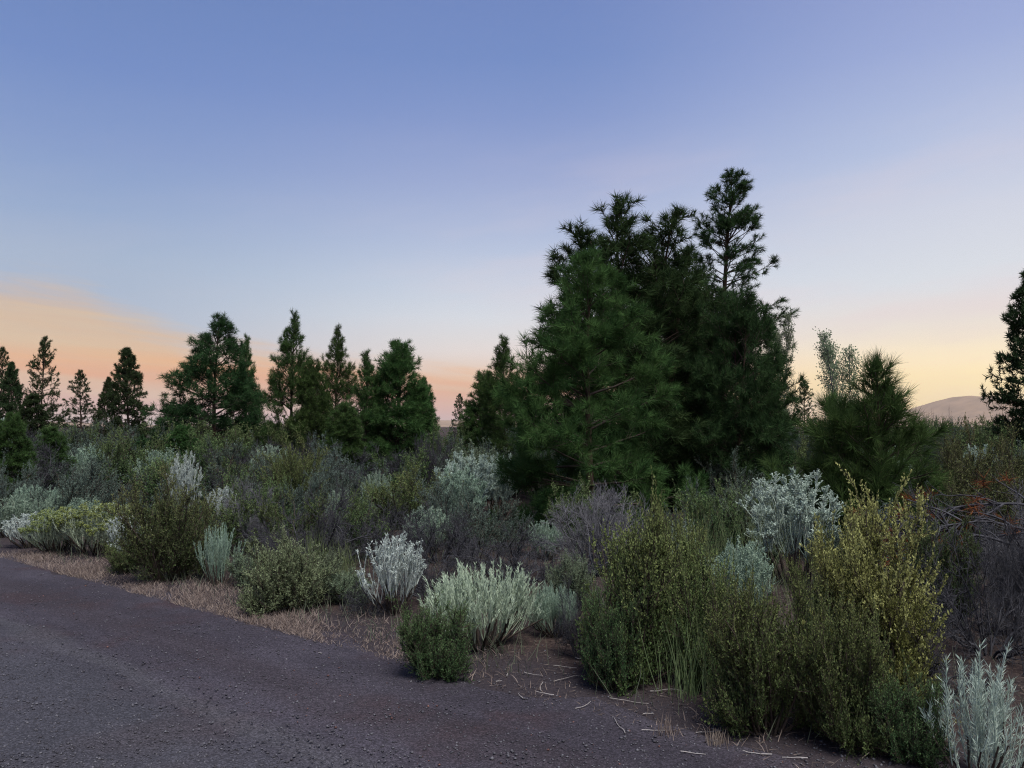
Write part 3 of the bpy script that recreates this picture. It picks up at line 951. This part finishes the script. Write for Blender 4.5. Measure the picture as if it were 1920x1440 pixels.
rb_soft = rabbitbrush(57, .60, .70, prim=24, tw=9, ln=44, ll=.034, lw=.004, heads=4, mat_l='sage', flat=.40, spread=.75, upr=1.0)

bb_gold = leafy(61, 1.3, .85, prim=24, sec=16, ter=7, ln=21, ll=.020, lw=.012, mat_l='golden', tilt=.55, gold=1.0, skirt=.12)
bb_left = leafy(62, 1.0, .80, prim=28, sec=14, ter=7, ln=13, ll=.022, lw=.012, mat_l='olive', tilt=.45, spikes=1, gold=.6)
bb_front = leafy(63, .95, .90, prim=30, sec=14, ter=7, ln=13, ll=.021, lw=.011, mat_l='olive', tilt=.75, spikes=1, gold=.35)
bb_dark = leafy(64, 1.15, 1.10, prim=28, sec=14, ter=7, ln=12, ll=.022, lw=.012, mat_l='olive', tilt=.7, gold=.45, spikes=0)
sg_round = leafy(65, .66, .70, prim=34, sec=14, ter=7, ln=13, ll=.022, lw=.006, mat_l='greygreen', tilt=.8, spikes=1)
sg_green = leafy(66, .70, .60, prim=30, sec=13, ter=7, ln=14, ll=.018, lw=.006, mat_l='green', tilt=.75, spikes=1, gold=.3)
dd_a = dead_shrub(71, .95, 1.15, prim=16, sec=12, ter=9, fine=5, mat_='dead', tilt=.9)
dd_b = dead_shrub(72, .85, 1.7, prim=18, sec=12, ter=8, fine=4, mat_='dead_dark', tilt=1.6, droop=-.08)
dd_c = dead_shrub(73, 1.1, 1.2, prim=30, sec=11, ter=8, fine=5, mat_='dead', tilt=.7, droop=.02, up3=.10)

S = put_shrub
S(rb_soft, .6, .7, 16, 1006, 930, 100, 'rabbitbrush', 'grey-green rabbitbrush cut off by the photo edge at the roadside', .3)
S(rb_white, .7, .62, 58, 1026, 960, 104, 'rabbitbrush', 'small silver-white rabbitbrush beside the yellow-topped bushes on the road edge', 1.0)
S(rb_yel, .6, .62, 108, 1036, 952, 112, 'rabbitbrush', 'smaller yellow-topped rabbitbrush next to the small silver-white one', 1.4)
S(rb_yel, .6, .62, 176, 1038, 942, 150, 'rabbitbrush', 'wider yellow-topped rabbitbrush beside the dark olive bush', 3.0)
S(rb_white, .7, .62, 238, 1062, 965, 96, 'rabbitbrush', 'silver rabbitbrush half covered by the dark olive bush', 4.0)
S(bb_dark, 1.15, 1.1, 310, 1088, 872, 182, 'bitterbrush', 'big dark olive leafy bush on the road edge beside the blue-green fan', .5, mats={'foliage': M['olive_dark']})
S(rb_fan, .62, .45, 408, 1096, 982, 82, 'rabbitbrush', 'neat blue-green fan of upright stems on the road edge', .0)
S(sg_round, .66, .70, 532, 1146, 1002, 165, 'sagebrush', 'rounded olive-grey bush between the blue-green fan and the white rabbitbrush', 1.0, mats={'foliage': M['olive_grey']})
S(sg_round, .66, .70, 655, 1132, 1062, 92, 'sagebrush', 'little grey-green bush tucked against the white rabbitbrush', 2.7)
S(rb_white, .7, .62, 738, 1150, 1000, 128, 'rabbitbrush', 'white feathery rabbitbrush, whitest bush along the road', 2.2)
S(rb_pale, .66, .85, 905, 1212, 1056, 215, 'rabbitbrush', 'wide pale green rabbitbrush, largest pale bush at the roadside', .4)
S(sg_green, .7, .6, 812, 1266, 1120, 150, 'bitterbrush', 'dark green low bush in front of the wide pale rabbitbrush', 1.1)
S(rb_pale, .66, .85, 1040, 1192, 1092, 96, 'rabbitbrush', 'small pale rabbitbrush on dark bare stems beside the wide pale one', 2.0, mats={'foliage': M['sage']})
S(bb_left, 1.0, .8, 1190, 1272, 945, 205, 'bitterbrush', 'olive leafy bush with upright tips beside the small pale rabbitbrush', .8)
S(sg_green, .7, .6, 1150, 1290, 1090, 120, 'bitterbrush', 'low green bush at the foot of the upright olive bush', 3.8)
S(bb_left, 1.0, .8, 1325, 1285, 1000, 150, 'bitterbrush', 'thin olive bush with tan tips between the two broad leafy bushes', 4.0)
S(bb_front, .95, .9, 1440, 1375, 1075, 235, 'bitterbrush', 'broad dark olive bush nearest the road in front of the golden one', .3)
S(bb_front, .95, .9, 1590, 1395, 1120, 190, 'bitterbrush', 'dark leafy bush at the foot of the golden bush', 2.0)
S(bb_gold, 1.3, .85, 1635, 1335, 905, 250, 'bitterbrush', 'tall golden-leaved bush, yellowest in the scene', .9)
S(rb_heads, .95, .8, 1492, 1080, 880, 188, 'rabbitbrush', 'pale mint rabbitbrush with rounded flower heads behind the golden bush', .6)
S(rb_corner, .72, .6, 1838, 1475, 1200, 205, 'rabbitbrush', 'pale silvery-green leafy plant in the photo corner', .7)
S(dd_b, .85, 1.7, 1850, 1235, 985, 290, 'dead_shrub', 'dark tangled dead bush behind the silvery corner plant', .4)
S(dd_c, 1.1, 1.2, 1115, 1085, 905, 205, 'dead_shrub', 'grey bare twiggy bush in front of the bright green pine', .2)
S(dd_b, .85, 1.7, 955, 1100, 965, 300, 'dead_shrub', 'sprawling dead bush behind the wide pale rabbitbrush', 1.9)
S(dd_b, .85, 1.7, 600, 1068, 890, 260, 'dead_shrub', 'dark arching dead bush behind the rounded olive-grey bush', 3.2)
S(dd_a, .95, 1.15, 470, 1035, 890, 150, 'dead_shrub', 'grey dead bush behind the blue-green fan', .9)
S(rb_white, .7, .62, 415, 1012, 912, 72, 'rabbitbrush', 'silvery rabbitbrush among dead twigs behind the blue-green fan', .4)
S(rb_heads, .95, .8, 348, 0, 846, 62, 'rabbitbrush', 'pale rabbitbrush heads showing over the big dark olive bush', 1.0, Y=11.5, mats={'foliage': M['silver']})
S(bb_dark, 1.15, 1.1, 548, 0, 815, 135, 'bitterbrush', 'tall olive bush above the dark arching dead bush', 1.7, Y=13.0)
S(rb_heads, .95, .8, 866, 0, 870, 92, 'rabbitbrush', 'pale blue-green rabbitbrush standing out mid-field before the orange gap', 2.4, Y=12.0, mats={'foliage': M['bluegreen']})
S(rb_soft, .6, .7, 708, 0, 882, 60, 'rabbitbrush', 'small pale rabbitbrush peeking up beside the olive-yellow bush', .2, Y=13.0)
S(bb_dark, 1.15, 1.1, 772, 0, 872, 165, 'bitterbrush', 'olive-yellow bush mid-field between two pale rabbitbrushes', 3.2, Y=12.0)
S(dd_c, 1.1, 1.2, 818, 0, 808, 92, 'dead_shrub', 'dark upright twiggy bush at the foot of the dense rounded pine', 2.2, Y=18.0, mats={'limbs': M['dead_dark'], 'twigs': M['dead_dark']})
S(sg_round, .66, .70, 905, 0, 832, 130, 'sagebrush', 'grey-green bush below the tiny distant pine', 1.2, Y=17.0)
S(rb_soft, .6, .7, 58, 0, 908, 66, 'rabbitbrush', 'rounded grey-green rabbitbrush behind the small silver-white one', 3.0, Y=12.5)
S(rb_soft, .6, .7, 103, 0, 915, 60, 'rabbitbrush', 'rounded pale rabbitbrush behind the smaller yellow-topped one', .8, Y=12.8)
S(rb_soft, .6, .7, 85, 0, 932, 56, 'rabbitbrush', 'low mint-green rabbitbrush just above the smaller yellow-topped one', 1.9, Y=11.6)
S(rb_soft, .6, .7, 165, 0, 930, 78, 'rabbitbrush', 'dusty grey rabbitbrush just above the wider yellow-topped one', 5.0, Y=11.6)
S(rb_soft, .6, .7, 640, 0, 918, 64, 'rabbitbrush', 'pale rabbitbrush glimpsed behind the dark arching dead bush', 4.2, Y=11.5)
S(rb_soft, .6, .7, 800, 0, 948, 90, 'rabbitbrush', 'grey-green rabbitbrush behind the sprawling dead bush', 2.2, Y=9.8)
S(rb_soft, .6, .7, 1020, 0, 975, 70, 'rabbitbrush', 'pale rabbitbrush between the sprawling dead bush and the grey bare one', 2.9, Y=9.3)
S(sg_green, .7, .6, 1760, 0, 960, 130, 'bitterbrush', 'green leafy bush beside the golden bush under dead limbs', 2.9, Y=6.2)
S(dd_a, .95, 1.15, 1868, 0, 905, 190, 'dead_shrub', 'dead bush with pale stems below the dark pine at the photo edge', 2.9, Y=7.6)
S(sg_round, .66, .70, 1240, 1150, 985, 130, 'sagebrush', 'grey-green bush behind the upright olive bush', 5.2, mats={'foliage': M['sage']})

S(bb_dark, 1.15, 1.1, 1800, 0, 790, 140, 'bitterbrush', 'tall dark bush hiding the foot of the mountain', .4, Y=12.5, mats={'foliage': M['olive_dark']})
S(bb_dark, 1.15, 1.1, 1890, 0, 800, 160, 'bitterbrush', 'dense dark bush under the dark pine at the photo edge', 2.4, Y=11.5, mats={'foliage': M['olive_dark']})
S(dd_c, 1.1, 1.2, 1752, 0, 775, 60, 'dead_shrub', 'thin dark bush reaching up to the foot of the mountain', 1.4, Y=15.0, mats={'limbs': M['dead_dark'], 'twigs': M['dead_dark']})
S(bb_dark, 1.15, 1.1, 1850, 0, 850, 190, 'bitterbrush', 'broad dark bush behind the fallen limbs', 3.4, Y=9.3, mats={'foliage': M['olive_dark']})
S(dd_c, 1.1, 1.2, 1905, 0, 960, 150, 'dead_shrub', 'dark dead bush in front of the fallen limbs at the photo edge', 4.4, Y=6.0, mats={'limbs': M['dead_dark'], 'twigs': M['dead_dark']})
S(sg_round, .66, .70, 1420, 0, 905, 120, 'sagebrush', 'dark grey bush under the low dense pine', 1.9, Y=9.5)
S(dd_b, .85, 1.7, 1720, 1330, 1110, 230, 'dead_shrub', 'black tangle of dead twigs between the golden bush and the silvery corner plant', 2.6)
S(sg_green, .7, .6, 1700, 1420, 1250, 150, 'bitterbrush', 'lowest green bush beside the silvery corner plant', .6)
S(dd_a, .95, 1.15, 1085, 1235, 1080, 110, 'dead_shrub', 'small dead bush beside the small pale rabbitbrush', 4.4, mats={'limbs': M['dead_dark'], 'twigs': M['dead_dark']})
S(dd_b, .85, 1.7, 690, 1150, 1085, 110, 'dead_shrub', 'low dead twigs at the foot of the white rabbitbrush', .9)
S(dd_b, .85, 1.7, 800, 1120, 1010, 190, 'dead_shrub', 'dead twigs between the white and the wide pale rabbitbrush', 5.1)
S(sg_round, .66, .70, 1075, 1150, 1030, 90, 'sagebrush', 'grey-green bush behind the small pale rabbitbrush', 3.3)
S(rb_soft, .6, .7, 1395, 1190, 1010, 120, 'rabbitbrush', 'dull grey-green rabbitbrush between the thin olive and the golden bush', 1.1)
S(bb_dark, 1.15, 1.1, 1540, 1280, 985, 130, 'bitterbrush', 'dark olive bush between the golden bush and the mint rabbitbrush', 1.6)
S(bb_left, 1.0, .8, 1262, 1210, 925, 120, 'bitterbrush', 'taller olive bush with reaching tips behind the upright olive one', 5.6)
S(sg_round, .66, .70, 470, 1100, 1030, 80, 'sagebrush', 'small grey bush between the blue-green fan and the rounded olive-grey bush', 2.2)
S(dd_b, .85, 1.7, 500, 1090, 985, 150, 'dead_shrub', 'dark dead twigs right behind the rounded olive-grey bush', 4.1)
S(sg_round, .66, .70, 590, 1120, 1030, 90, 'sagebrush', 'grey-green bush at the back of the rounded olive-grey bush', 5.1)
S(bb_dark, 1.15, 1.1, 235, 1075, 1000, 90, 'bitterbrush', 'low spreading branch-like bush in front of the half covered silver one', 2.3)

# ------------------------------------------------------------------ the scrub between them
rngF = np.random.default_rng(77)
f_sage = [leafy(81 + i, 1.1, 1.3, prim=16, sec=11, ter=6, ln=15, ll=.032, lw=.0075, mat_l='greyblue', tilt=.9, spikes=1) for i in range(2)]
f_grn = [leafy(84 + i, 1.2, 1.4, prim=16, sec=11, ter=6, ln=12, ll=.032, lw=.015, mat_l='green', tilt=.85, spikes=1, gold=.5) for i in range(2)]
f_dead = [dead_shrub(87 + i, 1.1, 1.5, prim=16, sec=12, ter=8, fine=5, mat_='dead_dark', tilt=1.0) for i in range(2)]
ZONES = [(300, 'below the far pines'), (510, 'in front of the broad dark pine'), (850, 'in front of the row of slender pines'),
         (960, 'before the orange gap'), (1480, 'under the big pine clump'), (1790, 'around the long-needled young pine'), (3000, 'below the dark pine at the photo edge')]
kinds = {'sage': (f_sage, 1.1, 1.3, 'sagebrush', 'grey-green sagebrush'), 'green': (f_grn, 1.2, 1.4, 'bitterbrush', 'dark green leafy bush'),
         'dead': (f_dead, 1.1, 1.5, 'dead_shrub', 'dark twiggy dead bush'), 'pale': ([rb_soft, rb_heads], .8, .85, 'rabbitbrush', 'pale rabbitbrush')}
for Y0, step, hr, band in ((7.2, 120, (.5, .75), 'low'), (9.0, 105, (.65, .95), 'nearer'), (11.3, 92, (.8, 1.1), 'mid-field'), (14.5, 84, (1.0, 1.35), 'further'),
                           (19.0, 76, (1.25, 1.6), 'distant'), (26.0, 64, (1.5, 1.95), 'farthest'), (36.0, 52, (1.6, 2.2), 'skyline')):
    px = -70.0
    while px < 2010:
        px += step * rngF.uniform(.6, 1.4)
        Y = Y0 * rngF.uniform(.92, 1.08)
        x = col_x(px, Y)
        if .61 * x + .79 * Y < 5.0:
            continue
        if any((x - a) ** 2 + (Y - b) ** 2 < (.7 * r + .15) ** 2 for a, b, r in used):
            continue
        if 930 < px < 1300 and 11.6 < Y < 14.2:
            continue
        if 1470 < px < 1810 and 6.5 < Y < 11.5 and rngF.random() < .8:
            continue
        zi = next(i for i, zz in enumerate(ZONES) if px < zz[0])
        pr = {0: (.45, .4, .15), 1: (.3, .55, .15), 2: (.35, .5, .15), 3: (.5, .35, .15), 4: (.4, .4, .2), 5: (.3, .6, .1), 6: (.25, .5, .25)}[zi]
        k = rngF.choice(['sage', 'green', 'dead'], p=pr)
        if Y0 < 20 and rngF.random() < .16:
            k = 'pale'
        protos, ph, pw, nm, txt = kinds[k]
        H = rngF.uniform(*hr)
        W = H * rngF.uniform(1.1, 1.6)
        used.append((x, Y, W * .3))
        lab = f'{band} {txt} {ZONES[zi][1]}'
        place(protos[rngF.integers(2)], nm, lab, 'shrub', x, Y, rngF.uniform(0, 6.28), (W / pw, W / pw, H / ph), f'{band} {txt}es {ZONES[zi][1]}')['px'] = px

# ------------------------------------------------------------------ grasses
g = Geo()
rng = np.random.default_rng(5)
n = 46000
a_ = rng.uniform(-11, 2.2, n)
s_ = 3.78 + np.abs(rng.normal(size=n)) * .34 - .05
keep = (np.sin(a_ * 1.7 + s_ * 3) * .5 + np.sin(a_ * 5.1 + s_ * 7 + 1) * .6 + rng.normal(size=n) * .6 > -.35) & ((a_ < -4.0 + rng.normal(size=n) * .5) | (rng.random(n) < .04))
a_, s_ = a_[keep], s_[keep]
x_, y_ = .79 * a_ + .61 * s_, -.61 * a_ + .79 * s_
add_grass(g, rng, np.stack([x_, y_, hgt(x_, y_)], 1), rng.uniform(.02, .075, len(x_)) * (1 + .4 * np.sin(a_ * 3.3)), .0045, 1.6)
tag(link('dry_grass', g.mesh('dry_grass', M['drygrass'])), 'short dry tan grass along the road edge', 'grass', kind='stuff')

def scatter(seed, n, s0, s1, a0, a1):
    rng = np.random.default_rng(seed)
    s = s0 + (s1 - s0) * rng.random(n)
    a = a0 + (a1 - a0) * rng.random(n)
    return rng, .79 * a + .61 * s, -.61 * a + .79 * s


rng, x_, y_ = scatter(6, 26000, 4.0, 11.0, -12, 5)
g = Geo()
k = (np.sin(x_ * 2.3) * np.sin(y_ * 1.9 + 1) + rng.normal(size=len(x_)) * .5) > -.1
x_, y_ = x_[k], y_[k]
add_grass(g, rng, np.stack([x_, y_, hgt(x_, y_)], 1), rng.uniform(.06, .26, len(x_)), .005, .9)
tag(link('undergrowth', g.mesh('undergrowth', M['under'])), 'thin grey-brown undergrowth between the bushes', 'undergrowth', kind='stuff')
rng, x_, y_ = scatter(8, 16000, 3.75, 8.0, -9, 4.5)
g = Geo()
D_ = nrm(np.stack([rng.normal(size=len(x_)), rng.normal(size=len(x_)), rng.normal(size=len(x_)) * .12 + .05], 1))
g.blades(rng, np.stack([x_, y_, hgt(x_, y_) + .012], 1), D_, rng.uniform(.01, .07, len(x_)), .005, rng.random(len(x_)))
tag(link('litter', g.mesh('litter', M['litter'])), 'dry needles, bark and twig litter under the bushes', 'litter', kind='stuff')

for i, (px, by, ty, wp, lab) in enumerate((
        (640, 1098, 1010, 90, 'green grass tuft behind the little grey-green bush'),
        (1290, 1305, 1125, 110, 'tall thin grass tuft between the two broad leafy bushes'),
        (1375, 1330, 1120, 90, 'grass tuft at the edge of the broad dark olive bush'),
        (1530, 1350, 1060, 100, 'tall green stems rising before the golden bush'),
        (590, 1085, 985, 60, 'grass tuft rising behind the rounded olive-grey bush'),
        (1400, 1120, 930, 120, 'tall grey grass tuft beside the mint rabbitbrush'),
        (1320, 1110, 930, 120, 'tall grey grass tuft under the big pine clump'),
        (1250, 1380, 1335, 60, 'short dry grass tuft on the gravel by the olive bush'),
        (1345, 1400, 1362, 50, 'straw-coloured tuft on the gravel below the broad olive bush'))):
    x, Y = ground(px, by)
    h = row_z(ty, Y)
    me = grass_clump(200 + i, h, wp / 1450 * Y, (90 if i in (1, 2) else 170) if i < 7 else 50, 'drygrass' if i > 6 else 'grass', .0045)
    o = link('grass_tuft', me, loc=(x, Y, float(hgt(x, Y))))
    tag(o, lab, 'grass tuft')

# ------------------------------------------------------------------ stones, twigs, dead limbs
OCT = np.array([[1, 0, 0], [0, 1, 0], [-1, 0, 0], [0, -1, 0], [0, 0, 1], [0, 0, -1.0]])
OF = np.array([[0, 1, 4], [1, 2, 4], [2, 3, 4], [3, 0, 4], [1, 0, 5], [2, 1, 5], [3, 2, 5], [0, 3, 5]])


def road_z(s):
    return .004 + .045 * np.clip(1 - ((s - 1.05) / 2.85) ** 2, 0, 1)


def stones(seed, n, smin, smax, rmin, rmax, name, m_, label, amin=-9, amax=4.0):
    rng = np.random.default_rng(seed)
    g = Geo()
    y = 3.3 + 8 * rng.random(n * 2) ** 2.0
    x = (rng.random(n * 2) * 2 - 1) * .70 * y
    s = .61 * x + .79 * y
    k = (s > smin) & (s < smax + rng.normal(size=n * 2) * .15)
    x, y, s = x[k][:n], y[k][:n], s[k][:n]
    n = len(x)
    r = rmin + (rmax - rmin) * rng.random(n) ** 3.0
    an = rng.random(n) * 6.28
    V = OCT[None] * (1 + rng.normal(size=(n, 6, 3)) * .22) * r[:, None, None] * np.stack([np.ones(n), rng.uniform(.6, 1, n), rng.uniform(.4, .75, n)], 1)[:, None, :]
    c, sn = np.cos(an)[:, None], np.sin(an)[:, None]
    V = np.stack([V[..., 0] * c - V[..., 1] * sn, V[..., 0] * sn + V[..., 1] * c, V[..., 2]], -1)
    V = V + np.stack([x, y, np.where(s < 3.8, road_z(s), hgt(x, y)) + r * .25], 1)[:, None, :]
    f = OF[None] + (np.arange(n) * 6)[:, None, None]
    g.add(V, f, np.repeat(rng.random(n), 6))
    tag(link(name, g.mesh(name, m_)), label, 'gravel', kind='stuff')


stones(91, 21000, -1, 4.5, .002, .011, 'gravel', M['stone'], 'dark loose gravel strewn over the road')
stones(92, 500, 2.6, 4.1, .003, .010, 'gravel', M['redstone'], 'reddish cinder gravel among the dark stones')

rng = np.random.default_rng(95)
TW = [(875, 1234, .10), (908, 1221, .04), (1000, 1268, .13), (1020, 1306, .12), (1095, 1330, .12), (1090, 1241, .14), (1110, 1226, .16), (1060, 1275, .2),
      (1215, 1341, .07), (1165, 1365, .24), (1230, 1375, .15), (950, 1268, .07), (975, 1310, .1), (1180, 1319, .24), (1250, 1300, .2), (600, 1230, .04),
      (1010, 1290, .18), (1330, 1375, .16), (1420, 1420, .14), (1060, 1252, .16), (935, 1281, .04), (1490, 1425, .12), (1300, 1420, .12)]
for i, (px, py, L) in enumerate(TW):
    x, y = ground(px, py)
    g = Geo()
    a = rng.normal() * .7 + (0 if i % 3 else 2.2)
    P = grow(rng, np.array([[-L / 2 * math.cos(a), -L / 2 * math.sin(a), .008]]), np.array([[math.cos(a), math.sin(a), .02]]), L, 6, up=-.01, wig=.10)
    P[..., 2] = np.clip(P[..., 2], .005, .05)
    g.tubes(P, taper(1, 6, .0038 if L < .12 else .0028, .0016), 5, rng.random(1))
    s = .61 * x + .79 * y
    o = link('fallen_twig', g.mesh('fallen_twig', M['bleached'], True), loc=(x, y, float(road_z(s))))
    sz = 'short' if L < .11 else ('long' if L > .19 else 'mid-length')
    nr = 'beside the low dark green bush' if px < 990 else 'below the small pale rabbitbrush' if px < 1130 else 'by the upright olive bush' if px < 1290 else 'below the broad dark olive bush'
    tag(o, f'{sz} bleached twig on the gravel {nr}', 'twig', f'{sz} bleached twigs on the gravel')
    o['px'] = float(px)


def fallen_limb(seed, L, px, py, Y, rz, label, dry=True):
    rng = np.random.default_rng(seed)
    g1, g2 = Geo(), Geo()
    B = grow(rng, np.array([[0, 0, 0.0]]), np.array([[1.0, 0, .35]]), L, 9, up=-.06, wig=.07)
    g1.tubes(B, taper(1, 9, .016, .005), 6, rng.random(1))
    P, D, i, t = spawn(rng, B, np.array([16]), .15, 1.0, .7, .2, flat=.3)
    l1 = L * .42 * rng.uniform(.4, 1.1, len(P))
    S_ = grow(rng, P, D, l1, 7, up=-.04, wig=.14)
    g1.tubes(S_, taper(len(S_), 7, .011, .004), 4, rng.random(len(S_)))
    P, D, i, t = spawn(rng, S_, np.full(len(S_), 5), .3, 1.0, .6, .2)
    T = grow(rng, P, D, .22, 4, up=0, wig=.12)
    g1.tubes(T, taper(len(T), 4, .004, .002), 3, rng.random(len(T)))
    if dry:
        ix = np.repeat(np.arange(len(T))[::4], 34)
        Pn, Tn = at(T, ix, .5 + .5 * rng.random(len(ix)))
        g2.blades(rng, Pn, nrm(rng.normal(size=Pn.shape) + Tn * .8), .13, .006, rng.random(len(ix)))
    x = col_x(px, Y)
    t = thing('fallen_pine_limb', label, 'dead branch', x, Y, rz, z=row_z(py, Y))
    link('wood', g1.mesh('limb_wood', M['dead_dark'], True), t)
    if dry:
        link('dry_needles', g2.mesh('limb_needles', M['needle_dry']), t)


fallen_limb(301, 1.5, 1985, 965, 7.4, 2.95, 'upper fallen grey limb with rust-brown needles beside the young pine')
fallen_limb(302, 1.3, 1990, 1010, 7.0, 3.2, 'lower fallen limb with rusty needles near the photo edge')
fallen_limb(303, 1.1, 1950, 1040, 6.7, 2.7, 'bent bare limb below the rusty-needled ones', False)

# look-alikes in one stretch of scrub: say which by its place
byl = {}
for o in list(COL.objects):
    if 'px' in o:
        byl.setdefault(o['label'], []).append(o)
ORD = {6: ['leftmost', 'second from left', 'third from left', 'third from right', 'second from right', 'rightmost'],
       7: ['leftmost', 'second from left', 'third from left', 'middle one', 'third from right', 'second from right', 'rightmost'],
       5: ['leftmost', 'second from left', 'middle one', 'second from right', 'rightmost'], 2: ['left one', 'right one'], 3: ['left one', 'middle one', 'right one'],
       4: ['leftmost', 'second from left', 'second from right', 'rightmost']}
for lab, os_ in byl.items():
    os_.sort(key=lambda o: o['px'])
    for i, o in enumerate(os_):
        if len(os_) in ORD:
            o['label'] = lab + ', ' + ORD[len(os_)][i]
        del o['px']

# ------------------------------------------------------------------ haze
def build_haze():
    g = Geo()
    x0, x1, y0, y1, z0, z1 = -9900, 9900, -3000, 9900, -2.0, 330.0
    v = np.array([[x, y, z] for z in (z0, z1) for y in (y0, y1) for x in (x0, x1)], float)
    f = np.array([[0, 2, 3], [0, 3, 1], [4, 5, 7], [4, 7, 6], [0, 1, 5], [0, 5, 4], [2, 6, 7], [2, 7, 3], [0, 4, 6], [0, 6, 2], [1, 3, 7], [1, 7, 5]])
    g.add(v, f, 0)
    m, t = mat('haze')
    p = t.n('ShaderNodeVolumePrincipled')
    p.inputs['Color'].default_value = (1.0, 0.88, 0.74, 1)
    p.inputs['Density'].default_value = 0.00005
    o = t.n('ShaderNodeOutputMaterial')
    t.l(p.outputs[0], o.inputs['Volume'])
    tag(link('haze', g.mesh('haze', m)), kind='stuff')


build_haze()
